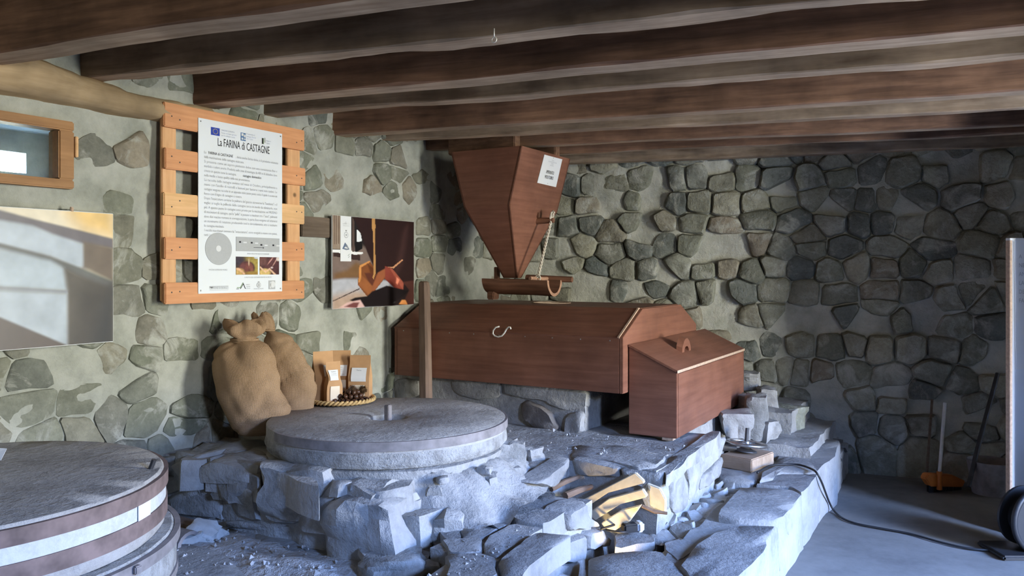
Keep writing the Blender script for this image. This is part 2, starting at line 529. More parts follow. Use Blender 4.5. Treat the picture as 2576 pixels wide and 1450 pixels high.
# ------------------------------------------------------------------ rubble and stone generators
def clip(poly, nx, ny, d):
    out = []
    n = len(poly)
    for i in range(n):
        a, b = poly[i], poly[(i + 1) % n]
        da, db = a[0] * nx + a[1] * ny - d, b[0] * nx + b[1] * ny - d
        if da <= 0:
            out.append(a)
        if (da < 0 < db) or (db < 0 < da):
            t = da / (da - db)
            out.append((a[0] + (b[0] - a[0]) * t, a[1] + (b[1] - a[1]) * t))
    return out

def cells(seeds, region, asp=1.0):
    """Voronoi cells of seeds within the convex region; asp stretches distance in y"""
    res = []
    S = [(x, y * asp) for x, y in seeds]
    R = [(x, y * asp) for x, y in region]
    for i, s in enumerate(S):
        poly = list(R)
        near = sorted((q for j, q in enumerate(S) if j != i), key=lambda q: (q[0] - s[0]) ** 2 + (q[1] - s[1]) ** 2)[:22]
        for q in near:
            nx, ny = q[0] - s[0], q[1] - s[1]
            d = (q[0] ** 2 + q[1] ** 2 - s[0] ** 2 - s[1] ** 2) / 2
            poly = clip(poly, nx, ny, d)
            if len(poly) < 3:
                break
        res.append([(x, y / asp) for x, y in poly] if len(poly) >= 3 else None)
    return res

def area_c(poly):
    a = cx = cy = 0
    for i in range(len(poly)):
        x0, y0 = poly[i]; x1, y1 = poly[(i + 1) % len(poly)]
        k = x0 * y1 - x1 * y0
        a += k; cx += (x0 + x1) * k; cy += (y0 + y1) * k
    if abs(a) < 1e-9:
        return 0, poly[0]
    return abs(a) / 2, (cx / (3 * a), cy / (3 * a))

def roundpoly(poly, gap, rng, it=1, jit=0.07):
    a, c = area_c(poly)
    p = []
    n = len(poly)
    L = [math.dist(poly[i], poly[(i + 1) % n]) for i in range(n)]
    q = [poly[i] for i in range(n) if L[i] > 0.012]
    if len(q) < 3:
        return None
    poly = q
    for x, y in poly:
        dx, dy = x - c[0], y - c[1]
        d = math.hypot(dx, dy)
        k = max(0.35, 1 - gap / max(d, 1e-5)) * (1 + rng.uniform(-jit, jit * 0.6))
        p.append((c[0] + dx * k, c[1] + dy * k))
    for _ in range(it):
        q = []
        for i in range(len(p)):
            a0, b0 = p[i], p[(i + 1) % len(p)]
            k = rng.uniform(0.06, 0.18)
            q.append((a0[0] * (1 - k) + b0[0] * k, a0[1] * (1 - k) + b0[1] * k))
            if math.dist(a0, b0) > 0.07:
                m, e = rng.uniform(.35, .65), rng.uniform(-.05, .05) * math.dist(a0, b0)
                nx, ny = (b0[1] - a0[1]) / math.dist(a0, b0), (a0[0] - b0[0]) / math.dist(a0, b0)
                q.append((a0[0] * (1 - m) + b0[0] * m + nx * e, a0[1] * (1 - m) + b0[1] * m + ny * e))
            k = rng.uniform(0.06, 0.18)
            q.append((a0[0] * k + b0[0] * (1 - k), a0[1] * k + b0[1] * (1 - k)))
        p = q
    return p

def dome_stone(name, poly, h, frame, mat, parent, rng, back=0.03, flat=False, tilt=0.25):
    """a stone seen on one face: outline poly in the frame's plane, standing h proud of it, its face uneven"""
    P0, ex, ey, nz = frame
    a, c = area_c(poly)
    r = math.sqrt(a / math.pi)
    tx, ty = rng.uniform(-tilt, tilt) * h / r, rng.uniform(-tilt, tilt) * h / r
    lv = ((1.03, -back), (0.99, h * 0.45), (0.86, h * 0.92), (0.45, h * 1.0)) if not flat else ((1.02, -back), (1.0, h * 0.7), (0.965, h), (0.5, h))
    vs, fs = [], []
    n = len(poly)
    s0 = rng.uniform(0, 50)
    amp = 0.010 if not flat else 0.004
    amp = min(amp, r * 0.12)
    for li, (k, d) in enumerate(lv):
        for x, y in poly:
            dx, dy = (x - c[0]) * k, (y - c[1]) * k
            hh = d + (tx * dx + ty * dy if li else 0)
            nn = noise.noise(Vector((dx * 14 + s0, dy * 14, li * 0.7)))
            if li:
                hh += nn * amp
            dx *= 1 + nn * 0.05
            vs.append(ex * dx + ey * dy + nz * hh)
    vs.append(nz * (lv[-1][1] + rng.uniform(-amp, amp)))
    for li in range(len(lv) - 1):
        for i in range(n):
            j = (i + 1) % n
            fs.append((li * n + i, li * n + j, (li + 1) * n + j, (li + 1) * n + i))
    b = (len(lv) - 1) * n
    for i in range(n):
        fs.append((b + i, b + (i + 1) % n, b + n))
    org = P0 + ex * c[0] + ey * c[1]
    mb = MB().add([v + org for v in vs], fs)
    return make(name, mb, mat, parent, smooth=50, origin=org, fix=True)

def courses(x0, x1, y0, y1, hh, ww, rng):
    """seeds of rough courses: rows of uneven height, stones of uneven length"""
    seeds = []
    y = y0
    while y < y1:
        h = rng.uniform(*hh)
        x = x0 - rng.uniform(0, ww[1])
        while x < x1:
            w = rng.uniform(*ww) if rng.random() > 0.25 else rng.uniform(ww[0] * 0.45, ww[0] * 0.8)
            seeds.append((x + w / 2, y + h / 2 + rng.uniform(-0.22, 0.22) * h))
            if rng.random() < 0.12:
                seeds.append((x + w * 0.5 + rng.uniform(-.02, .02), y + h * 1.0))
            x += w
        y += h
    return seeds

def rubble(parent, frame, x0, x1, y0, y1, hh, ww, mat, seed, proud=(0.008, 0.03), gap=(0.010, 0.022), skip=None, asp=1.15, limit=300, name='stone', over=0.1):
    rng = random.Random(seed)
    seeds = courses(x0, x1, y0, y1, hh, ww, rng)
    cl = cells(seeds, [(x0 - 0.2, y0 - over), (x1 + 0.2, y0 - over), (x1 + 0.2, y1 + over), (x0 - 0.2, y1 + over)], asp)
    todo = []
    for poly in cl:
        if not poly:
            continue
        a, c = area_c(poly)
        if a < 0.0012 or (skip and skip(c, math.sqrt(a))):
            continue
        todo.append((a, poly))
    todo.sort(key=lambda t: -t[0])
    print('RUBBLE', parent.name, len(todo))
    for a, poly in todo[:limit]:
        p = roundpoly(poly, rng.uniform(*gap), rng)
        if p:
            dome_stone(name, p, rng.uniform(*proud), frame, mat, parent, rng)

def sheet(name, frame, x0, x1, y0, y1, step, mat, amp=0.012, fsc=9.0, hole=None, low=0.02):
    P0, ex, ey, nz = frame
    nx, ny = int((x1 - x0) / step) + 1, int((y1 - y0) / step) + 1
    vs, fs = [], []
    for j in range(ny + 1):
        for i in range(nx + 1):
            x, y = x0 + (x1 - x0) * i / nx, y0 + (y1 - y0) * j / ny
            p = P0 + ex * x + ey * y
            vs.append(p + nz * (fbm(p, fsc, 3) * amp + fbm(p, 1.7, 2) * low))
    for j in range(ny):
        for i in range(nx):
            if hole:
                x, y = x0 + (x1 - x0) * (i + .5) / nx, y0 + (y1 - y0) * (j + .5) / ny
                if hole(x, y):
                    continue
            a = j * (nx + 1) + i
            fs.append((a, a + 1, a + nx + 2, a + nx + 1))
    return make(name, MB().add(vs, fs), mat, None, smooth=True, origin=P0.copy(), fix=False)

def boulder(name, c, size, mat, parent=None, seed=0, rotz=0.0, rnd=0.35, rough=0.10, tilt=(0, 0), cuts=5, ax=None, flat_top=0.0):
    """an irregular block: a rounded, chipped and skewed box"""
    bm = bmesh.new()
    bmesh.ops.create_cube(bm, size=2.0)
    bmesh.ops.subdivide_edges(bm, edges=bm.edges[:], cuts=cuts, use_grid_fill=True)
    off = Vector((seed * 3.17, seed * 1.31, seed * 2.3))
    rng = random.Random(seed)
    sk = [rng.uniform(-0.18, 0.18) for _ in range(4)]
    ex, ey, ez = ax if ax else (U, V, Z)
    R = Matrix.Rotation(rotz, 3, 'Z') @ Matrix.Rotation(tilt[0], 3, 'X') @ Matrix.Rotation(tilt[1], 3, 'Y')
    sx, sy, sz = (q / 2 for q in size)
    vs = []
    for v in bm.verts:
        p = v.co.copy()
        s = p.normalized() * 1.32
        p = p.lerp(s, rnd)
        d = noise.fractal(p * 1.1 + off, 1.0, 2.0, 3)
        p *= 1 + d * rough * 2.2
        if cuts > 2:
            p *= 1 + noise.noise(p * 3.7 + off) * rough * .45 + noise.noise(p * 8.0 + off) * rough * .22
        if p.z > 0 and flat_top:
            p.z = p.z * (1 - flat_top) + flat_top * 0.93
        x, y, z = p.x * sx * (1 + sk[0] * p.z + sk[2] * p.y), p.y * sy * (1 + sk[1] * p.z + sk[3] * p.x), p.z * sz
        q = R @ Vector((x, y, z))
        vs.append(Vector(c) + ex * q.x + ey * q.y + ez * q.z)
    bm.verts.index_update()
    fs = [tuple(v.index for v in f.verts) for f in bm.faces]
    bm.free()
    return make(name, MB().add(vs, fs), mat, parent, smooth=32, origin=Vector(c), fix=True)

def rough_box(name, u0, u1, v0, v1, z0, z1, mat, parent=None, step=0.06, amp=0.012, top=None):
    mb = MB()
    def face(o, a, b, la, lb):
        na, nb = max(1, int(la / step)), max(1, int(lb / step))
        vs, fs = [], []
        for j in range(nb + 1):
            for i in range(na + 1):
                vs.append(o + a * (la * i / na) + b * (lb * j / nb))
        for j in range(nb):
            for i in range(na):
                k = j * (na + 1) + i
                fs.append((k, k + 1, k + na + 2, k + na + 1))
        mb.add(vs, fs)
    du, dv, dz = u1 - u0, v1 - v0, z1 - z0
    face(W(u0, v0, z1), U, V, du, dv)
    face(W(u0, v0, z0), U, Z, du, dz)
    face(W(u1, v0, z0), V, Z, dv, dz)
    face(W(u0, v1, z0), U, Z, du, dz)
    face(W(u0, v0, z0), V, Z, dv, dz)
    for i, p in enumerate(mb.v):
        q = Vector(p)
        d = Vector((fbm(q + Vector((3, 0, 0)), 6), fbm(q + Vector((0, 7, 0)), 6), fbm(q + Vector((0, 0, 9)), 6))) * amp
        mb.v[i] = q + d
    return make(name, mb, mat, parent, smooth=True, fix=False)

# ------------------------------------------------------------------ the room shell
FL = (W(UL, 0), V, Z, U)                    # left wall: x = v, y = height
FB = (CORNER.copy(), BDIR, Z, BNRM)         # back wall: x from the corner, y = height
floor = sheet('floor', (Vector((0, 0, 0)), Vector((1, 0, 0)), Vector((0, 1, 0)), Z), -4.6, 5.2, -3.6, 7.2, 0.10, m_floor, 0.004, 3.0, None, 0.006)
tag(floor, kind='structure')

# window in the left wall
wv1 = on_u(171, 400, UL).dot(V)
wz1, wz0 = on_u(165, 309, UL).z, on_u(172, 478, UL).z
wv0 = wv1 - 0.66
FRW = on_u(171, 400, UL).dot(V) - on_u(132, 400, UL).dot(V)     # frame bar width
def in_window(x, y):
    return wv0 + 0.03 < x < wv1 - 0.03 and wz0 + 0.03 < y < wz1 - 0.03
lz1, lz0 = on_u(215, 203, UL).z, on_u(215, 273, UL).z            # timber in the wall under the beams
lv1 = on_u(466, 240, UL).dot(V)
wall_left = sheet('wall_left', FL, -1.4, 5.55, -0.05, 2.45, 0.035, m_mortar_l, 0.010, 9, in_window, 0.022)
tag(wall_left, kind='structure')
stub_v0, stub_v1 = on_u(765, 570, UL).dot(V), on_u(838, 570, UL).dot(V)
stub_z0, stub_z1 = on_u(800, 598, UL).z, on_u(800, 548, UL).z
def skip_left(c, s):
    x, y = c
    k = s * 0.55
    if wv0 - k < x < wv1 + k and wz0 - k < y < wz1 + k:
        return True
    if x < lv1 + k and lz0 - k * 0.8 < y < lz1 + k * 0.8:
        return True
    if stub_v0 - k * 0.5 < x < stub_v1 + k * 0.5 and stub_z0 - k * 0.5 < y < stub_z1 + k * 0.5:
        return True
    return y < 0.22
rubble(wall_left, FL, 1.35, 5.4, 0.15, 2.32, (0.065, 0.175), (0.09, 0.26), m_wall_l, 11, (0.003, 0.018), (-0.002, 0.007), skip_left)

# lintel timber, lumpy
mb = MB()
N = 44
rg = []
for i in range(N + 1):
    v = 0.9 + (lv1 + 0.12 - 0.9) * i / N
    ring = []
    for (du, z) in ((-0.06, lz0 - .01), (0.05, lz0), (0.075, lz0 + .02), (0.08, (lz0 + lz1) / 2), (0.07, lz1 - .02), (0.045, lz1), (-0.06, lz1 + .01)):
        p = W(UL + du, v, z)
        k = fbm(p, 4.5, 3) * 0.028 + 0.012 * math.sin(v * 5)
        ring.append(p + U * (k if du > 0 else 0) + Z * (k * 0.9 if z > lz0 else 0.3 * k))
    rg.append(ring)
make('lintel_beam', mb.rings(rg), m_lintel, wall_left, smooth=60)
mb = MB()
mb.uvbox(UL - .05, UL + .035, stub_v0 - 0.05, stub_v1 - 0.035, stub_z0, stub_z1)
mb.uvbox(UL - .05, UL + .045, stub_v1 - 0.03, stub_v1, stub_z0 - .006, stub_z1 - .01)
make('timber_stub', mb, m_stub, wall_left, bevel=0.004)

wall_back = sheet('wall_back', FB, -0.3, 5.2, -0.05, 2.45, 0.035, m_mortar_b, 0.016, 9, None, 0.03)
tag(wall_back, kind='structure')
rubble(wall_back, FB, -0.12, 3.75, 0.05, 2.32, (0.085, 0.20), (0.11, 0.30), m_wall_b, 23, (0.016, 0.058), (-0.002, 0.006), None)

# walls out of the picture: right wall with the doorway, an added partition that shades the back corner, near wall
FILL_WIN = (0.10, 0.86, 1.68, 2.30)      # opening added to the right wall for fill light, nearer than the doorway
wall_right = make('wall_right', MB().uvbox(UR, UR + .30, VN - .4, FILL_WIN[0], 0, 2.5).uvbox(UR, UR + .30, FILL_WIN[1], DOOR_V0, 0, 2.5).uvbox(UR, UR + .30, FILL_WIN[0], FILL_WIN[1], 0, FILL_WIN[2]).uvbox(UR, UR + .30, FILL_WIN[0], FILL_WIN[1], FILL_WIN[3], 2.5)
                  .uvbox(UR, UR + .30, DOOR_V1, 6.6, 0, 2.5).uvbox(UR, UR + .30, DOOR_V0, DOOR_V1, DOOR_Z, 2.5), m_plaster)
tag(wall_right, kind='structure')
wall_shade_block = make('wall_shade_block', MB().uvbox(0.34, UR + .02, 4.66, 4.82, 0, 2.4), m_plaster)  # unseen stub, added to keep door light off the back wall's right end
tag(wall_shade_block, kind='structure')
wall_front = make('wall_front', MB().uvbox(UL - .2, UR + .3, VN - .25, VN, 0, 2.5), m_plaster)
tag(wall_front, kind='structure')
portal('added_fill_daylight', W(UR + .15, (FILL_WIN[0] + FILL_WIN[1]) / 2, (FILL_WIN[2] + FILL_WIN[3]) / 2), -U, FILL_WIN[1] - FILL_WIN[0], FILL_WIN[3] - FILL_WIN[2])  # daylight of the added opening, fill for platform front and near left stack

# ceiling: boards carried by beams
ceiling = make('ceiling', MB().uvbox(UL - .3, UR + .4, VN - .3, 7.2, 2.345, 2.42), m_plank_ceiling)
tag(ceiling, kind='structure')
for i in range(34):
    u0 = UL + i * 0.163
    make('plank', MB().uvbox(u0, u0 + 0.158, VN, 6.6, 2.322, 2.344), m_plank_ceiling, ceiling)

BEAMS = [  # left end and a far point of the lower near edge in the picture, width, seed
    ((0, 128), (800, 13), 0.125, 1), ((205, 197), (1276, 84), 0.115, 2), ((480, 263), (2573, 65), 0.13, 3),
    ((665, 290), (2574, 137), 0.105, 4), ((833, 339), (2576, 228), 0.105, 5), ((965, 353), (2576, 271), 0.085, 6),
    ((1067, 378), (2576, 313), 0.085, 7), ((1166, 399), (2576, 334), 0.08, 8), ((1248, 417), (2576, 368), 0.10, 9)]
WANE = {1: 0.01, 2: 0.035, 3: 0.012, 4: 0.03, 5: 0.012, 6: 0.022, 7: 0.014, 8: 0.026, 9: 0.01}
for (xa, ya), (xb, yb), wd, sd in BEAMS:
    a = on_u(xa, ya, UL)
    if xa < 10:
        a = on_z(xa, ya, 2.085)
    b = on_z(xb, yb, a.z)
    d = (b - a).normalized()
    nb = Vector((-d.y, d.x, 0))
    if nb.y < 0: nb = -nb
    a0 = a - d * (0.10 if xa > 10 else 0.8)
    L = (4.6 - a0.x) / d.x
    n = 90
    rg = []
    ang0 = sd * 11.0
    for i in range(n + 1):
        t = L * i / n
        p = a0 + d * t
        w1 = fbm(Vector((t * 1.1, ang0, 0)), 1, 3) * 0.012
        w2 = fbm(Vector((t * 0.9, ang0, 5)), 1, 3) * 0.010
        ch = max(0.003, WANE[sd] * (0.55 + 1.5 * fbm(Vector((t * 1.9, ang0, 9)), 1, 4)))
        cf = max(0.003, 0.006 + 0.012 * fbm(Vector((t * 2.3, ang0, 19)), 1, 3))
        top = 2.335 - p.z
        rg.append([p + Z * top + nb * w1, p + Z * (cf + w2) + nb * w1, p + nb * (cf + w1) + Z * w2,
                   p + nb * (wd - ch * 1.1 + w1) + Z * w2, p + nb * (wd + w1) + Z * (ch * 0.9 + w2), p + nb * (wd + w1) + Z * top])
    mbm = MB().rings(rg)
    k = 6
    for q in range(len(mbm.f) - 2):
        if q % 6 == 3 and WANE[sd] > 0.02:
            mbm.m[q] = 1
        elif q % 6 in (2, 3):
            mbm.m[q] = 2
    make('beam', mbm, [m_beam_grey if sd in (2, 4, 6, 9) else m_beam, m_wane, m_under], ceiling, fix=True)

# window itself
window_1 = thing('window_1', W(UL, (wv0 + wv1) / 2, wz0), None, None)
tag(window_1, kind='structure')
UF = UL + 0.045
fo = MB()
for (a0, a1, b0, b1) in ((wv0, wv1, wz1 - FRW * .62, wz1), (wv0, wv1, wz0, wz0 + FRW * .58), (wv1 - FRW, wv1, wz0 + FRW * .58, wz1 - FRW * .62), (wv0, wv0 + FRW, wz0 + FRW * .58, wz1 - FRW * .62)):
    make('frame_bar', MB().uvbox(UL - 0.03, UF, a0, a1, b0, b1), m_frame, window_1, bevel=0.005)
make('pane', MB().uvbox(UL - 0.004, UL + 0.002, wv0 + FRW * .9, wv1 - FRW * .9, wz0 + FRW * .5, wz1 - FRW * .5), m_glass, window_1)
hz = on_u(175, 372, UL).z
make('hinge', MB().uvbox(UL + .0, UF + .004, wv1 + .002, wv1 + .014, hz - .04, hz + .04), m_pallet_pale, window_1, bevel=0.002)
# splayed opening through the thick wall, down to a slit outside
mb = MB()
def rect(u, v0, v1, z0, z1):
    return [W(u, v0, z0), W(u, v1, z0), W(u, v1, z1), W(u, v0, z1)]
inn = rect(UL - .02, wv0 - .02, wv1 + .02, wz0 - .02, wz1 + .02)
p_in = on_plane(66, 386, W(UL - 0.5, 0), U); p_in2 = on_plane(-60, 424, W(UL - 0.5, 0), U)
sl = (p_in2.dot(V), p_in.dot(V), p_in2.z, p_in.z)
mid = rect(UL - .5, sl[0] - .10, sl[1] + .10, sl[2] - .03, sl[3] + .09)
slit = rect(UL - .5, *sl)
out = rect(UL - .56, *sl)
mb.rings([inn, mid, slit, out], caps=False)
make('reveal', mb, m_mortar_l, window_1, fix=False)

# ------------------------------------------------------------------ raised stone floor
def c1(pts):        # zoom of the platform front, back to picture pixels
    return [(380 + x / 2.576, 980 + y / 2.576) for x, y in pts]
def c2(pts):        # zoom of the pit and flagstones
    return [(1200 + x * 0.3106, 1000 + y * 0.3106) for x, y in pts]
def c3(pts):        # zoom of the lower right corner
    return [(1750 + x * 0.345, 950 + y * 0.345) for x, y in pts]

terrace = thing('stone_terrace', W(-1.6, 2.8, 0), 'raised floor of flagstones, cobbles and trodden earth around the mill platforms', 'paving')
def sstep(a, b, x):
    t = min(1, max(0, (x - a) / (b - a)))
    return t * t * (3 - 2 * t)
def earth_z(u, v):
    z = 0.218
    z += 0.085 * (1 - sstep(-1.95, -1.60, u)) * (1 - sstep(2.1, 2.5, v))
    pit = sstep(-1.44, -1.36, u) * (1 - sstep(-1.16, -1.10, u)) * sstep(2.66, 2.80, v)
    z -= 0.26 * pit * (1 - sstep(3.3, 3.4, v))
    return z
step = 0.035
vs, fs = [], []
nu, nv = int((-0.80 - UL + .05) / step), int((5.9 - 1.1) / step)
for j in range(nv + 1):
    for i in range(nu + 1):
        u, v = UL - .05 + i * step, 1.1 + j * step
        p = W(u, v, 0)
        z = earth_z(u, v) + fbm(p, 9, 4) * 0.014 + fbm(p, 2.2, 2) * 0.012
        vs.append(W(u, v, z))
for j in range(nv):
    for i in range(nu):
        a = j * (nu + 1) + i
        fs.append((a, a + 1, a + nu + 2, a + nu + 1))
make('earth', MB().add(vs, fs), m_dirt, terrace, smooth=True, fix=False)
rough_box('kerb_core', -1.06, -0.775, 1.1, 5.6, -0.02, 0.236, m_flag, terrace, 0.05, 0.012)

UKERB = -0.745
def zframe(z):
    return (Vector((0, 0, z)), Vector((1, 0, 0)), Vector((0, 1, 0)), Z)
def flag_px(pts, z, name='flagstone', h=0.035, back=0.10, mat=None, parent=None, seed=0, tilt=0.10, it=1):
    poly = [(lambda p: (p.x, p.y))(on_z(x, y, z)) for x, y in pts]
    poly = clip(poly, U.x, U.y, UKERB)
    rng = random.Random(seed + 100)
    p = roundpoly(poly, 0.002, rng, it, 0.01)
    # denser outline so the slab's edge can be ragged
    q = []
    for i in range(len(p)):
        a, b = p[i], p[(i + 1) % len(p)]
        m = max(1, int(math.dist(a, b) / 0.07))
        for k in range(m):
            x, y = a[0] + (b[0] - a[0]) * k / m, a[1] + (b[1] - a[1]) * k / m
            e = noise.noise(Vector((x * 13, y * 13, seed))) * 0.006
            q.append((x + e, y - e))
    return dome_stone(name, q, h, zframe(z - h), mat or m_flag, parent or terrace, rng, back, True, tilt)

FLAGS = [
    (c3([(640, 440), (720, 428), (1052, 456), (1048, 560), (1000, 660), (880, 690), (600, 690), (470, 760), (560, 640), (600, 590)]), 0.275, 0.26, 1),
    (c3([(430, 775), (470, 770), (585, 700), (870, 700), (985, 670), (970, 800), (905, 950), (800, 960), (790, 850), (700, 800)]), 0.262, 0.24, 2),
    (c3([(320, 800), (420, 790), (700, 815), (785, 860), (780, 1010), (640, 1055), (300, 1040), (140, 1010)]), 0.262, 0.24, 3),
    (c2([(1635, 1355), (1910, 1100), (2100, 1045), (2400, 1040), (2570, 1050), (2530, 1250), (2480, 1460), (2440, 1600), (1740, 1600), (1700, 1450)]), 0.262, 0.24, 4),
    (c2([(880, 1300), (1100, 1245), (1500, 1245), (1620, 1365), (1690, 1460), (1740, 1600), (960, 1600)]), 0.250, 0.12, 5),
    (c3([(180, 660), (210, 640), (400, 700), (480, 640), (560, 630), (430, 770), (370, 770), (330, 740)]), 0.245, 0.10, 6),
    (c2([(1510, 1180), (1640, 1150), (1800, 1190), (1640, 1330), (1520, 1235)]), 0.240, 0.08, 8),
    (c2([(1100, 1090), (1300, 1095), (1440, 1130), (1440, 1180), (1110, 1225)]), 0.232, 0.08, 9),
    ([(405, 1378), (470, 1368), (560, 1388), (645, 1462), (400, 1462)], 0.315, 0.08, 10),
    ([(640, 1340), (760, 1352), (900, 1400), (905, 1440), (700, 1462), (640, 1430)], 0.297, 0.06, 11),
    ([(560, 1330), (640, 1322), (690, 1342), (640, 1400), (570, 1385)], 0.297, 0.06, 12),
]
FLAGS.append(([(1796, 1142), (1940, 1138), (1956, 1196), (1885, 1216), (1800, 1204)], 0.262, 0.10, 13))
for pts, z, bk, sd in FLAGS:
    flag_px(pts, z, back=bk, seed=sd)

# raised group of slabs left of the pit
rough_box('slab_core', -1.52, -1.385, 1.25, 2.25, 0.12, 0.378, m_bed_core, terrace, 0.05, 0.015)
rough_box('slab_core', -1.66, -1.39, 2.25, 2.65, 0.12, 0.378, m_bed_core, terrace, 0.05, 0.015)
rough_box('slab_core', -1.82, -1.40, 2.65, 3.03, 0.12, 0.378, m_bed_core, terrace, 0.05, 0.015)
SLABS = [
    [(230, 865), (470, 775), (640, 790), (885, 832), (730, 930), (565, 1045), (320, 1012), (250, 940)],
    [(-80, 930), (10, 820), (190, 700), (400, 700), (640, 785), (470, 765), (230, 858), (140, 890), (-90, 1000)],
    [(-130, 1060), (150, 895), (225, 880), (300, 1000), (50, 1130), (-130, 1180)],
    [(60, 1150), (310, 1022), (550, 1062), (480, 1092), (300, 1190), (170, 1285), (60, 1245)],
    [(170, 1300), (320, 1195), (490, 1100), (780, 1132), (640, 1215), (440, 1350), (350, 1470), (190, 1470)],
    [(-250, 1255), (40, 1262), (160, 1305), (170, 1470), (-250, 1470)],
    [(-330, 1000), (-100, 900), (-80, 1010), (-140, 1060), (-140, 1180), (-290, 1130)],
    [(-290, 1145), (50, 1140), (50, 1245), (-230, 1245)],
]
for i, pts in enumerate(SLABS):
    flag_px(c2(pts), 0.40 + (0.008 if i in (0, 4) else -0.001 * i), back=0.05, seed=30 + i, h=0.025, tilt=0.22)
UE = -1.375
for i, pts in enumerate(([(725, 925), (895, 838), (905, 970), (1000, 1050), (870, 1080), (735, 1095)], [(870, 1085), (1005, 1060), (1095, 1155), (1085, 1215), (870, 1245)],
                         [(640, 1222), (785, 1135), (865, 1095), (868, 1240), (845, 1320), (650, 1340)], [(360, 1400), (440, 1352), (636, 1222), (645, 1345), (840, 1325), (830, 1520), (340, 1520)])):
    pl = []
    for x, y in c2(pts):
        p = on_u(x, y, UE)
        pl.append((p.dot(V), p.z))
    dome_stone('edge_stone', roundpoly(pl, 0.004, random.Random(i), 1, 0.05), 0.035, (W(UE - 0.02, 0), V, Z, U), m_flag, terrace, random.Random(50 + i), 0.08)

# cobbles
CP = [(p.x, p.y) for p in (on_z(x, y, 0.235) for x, y in c2([(1250, 1000), (1400, 930), (1580, 900), (1740, 740), (1960, 640), (2210, 700), (2080, 800), (1895, 945), (1905, 1080), (1800, 1180), (1640, 1140), (1500, 1170), (1440, 1120), (1350, 1060)]))]
def inside(poly, x, y):
    r = False
    for i in range(len(poly)):
        (x0, y0), (x1, y1) = poly[i], poly[i - 1]
        if (y0 > y) != (y1 > y) and x < (x1 - x0) * (y - y0) / (y1 - y0) + x0:
            r = not r
    return r
rng = random.Random(5)
sd = []
xs = [p[0] for p in CP]; ys = [p[1] for p in CP]
for _ in range(4000):
    q = (rng.uniform(min(xs), max(xs)), rng.uniform(min(ys), max(ys)))
    if inside(CP, *q) and all(math.dist(q, o) > rng.uniform(0.05, 0.10) for o in sd):
        sd.append(q)
ext = [(min(xs) - .1, min(ys) - .1), (max(xs) + .1, min(ys) - .1), (max(xs) + .1, max(ys) + .1), (min(xs) - .1, max(ys) + .1)]
for poly in cells(sd, ext):
    if not poly: continue
    a, c = area_c(poly)
    if a > 0.016 or not inside(CP, *c): continue
    p = roundpoly(poly, 0.004, rng)
    if p:
        dome_stone('cobble', p, rng.uniform(0.015, 0.035), zframe(0.208), m_bed, terrace, rng, 0.02, False, 0.8)

# broken chips and grit nobody could count
rng = random.Random(31)
mb = MB()
def grit(p, s):
    pts = []
    for k in range(6):
        d = Vector((1, 0, 0) if k == 0 else (-1, 0, 0) if k == 1 else (0, 1, 0) if k == 2 else (0, -1, 0) if k == 3 else (0, 0, 1) if k == 4 else (0, 0, -1))
        pts.append(p + (d + Vector((rng.uniform(-.4, .4), rng.uniform(-.4, .4), rng.uniform(-.3, .3)))) * s * (rng.uniform(.5, 1.2)))
    mb.add(pts, [(0, 2, 4), (2, 1, 4), (1, 3, 4), (3, 0, 4), (2, 0, 5), (1, 2, 5), (3, 1, 5), (0, 3, 5)])
for _ in range(520):
    k = rng.random()
    if k < .35:
        q = (rng.uniform(min(xs), max(xs)), rng.uniform(min(ys), max(ys)))
        if not inside(CP, *q): continue
        grit(Vector((q[0], q[1], 0.222)), rng.uniform(.004, .013))
    elif k < .62:
        u, v = rng.uniform(-2.7, -1.8), rng.uniform(1.6, 2.18)
        grit(W(u, v, earth_z(u, v) + .012), rng.uniform(.003, .012))
    elif k < .85:
        u, v = rng.uniform(-1.49, -1.4), rng.uniform(1.6, 2.95)
        grit(W(u, v, .395), rng.uniform(.003, .009))
    else:
        u, v = rng.uniform(-2.9, -1.2), rng.uniform(3.24, 3.76)
        grit(W(u, v, .505), rng.uniform(.003, .010))
tag(make('gravel', mb, m_dirt, terrace, fix=False), kind='stuff')

# kerb faces along the drop to the lower floor
FK = (W(-0.77, 0), V, Z, U)
rubble(terrace, FK, 1.7, 5.45, 0.0, 0.215, (0.07, 0.12), (0.25, 0.5), m_flag, 41, (0.012, 0.022), (0.000, 0.004), None, 1.0, 60, 'kerb_stone', 0.0)

# ------------------------------------------------------------------ platform under the banded millstone
MC = W(-2.254, 2.749)            # millstone centre
platform = thing('masonry_platform', W(-2.4, 2.7, 0.1), 'rough masonry platform of dusty boulders carrying the wide millstone with the flour bags', 'platform')
VF = 2.20
rough_box('mortar_core', UL - .04, -1.90, VF + .012, 3.3, 0.10, 0.545, m_bed_core, platform, 0.035, 0.030)
rough_box('mortar_core', -1.95, -1.74, VF + .10, 3.1, 0.10, 0.46, m_bed_core, platform, 0.04, 0.025)
FP = [
    [(30, 440), (175, 425), (160, 520), (175, 560), (60, 530)], [(165, 475), (335, 410), (345, 550), (300, 620), (190, 560)],
    [(345, 475), (440, 440), (700, 545), (690, 615), (560, 620), (320, 600)], [(110, 700), (300, 640), (455, 650), (465, 790), (430, 850), (120, 800)],
    [(470, 640), (600, 622), (712, 640), (728, 870), (480, 840)], [(722, 600), (860, 560), (1080, 650), (1010, 710), (950, 800), (935, 890), (750, 850)],
    [(960, 790), (1030, 715), (1160, 675), (1240, 780), (1270, 960), (1000, 930), (948, 870)], [(20, 560), (180, 570), (290, 630), (110, 690), (20, 700)],
    [(470, 850), (728, 880), (940, 905), (990, 950), (470, 890)]]
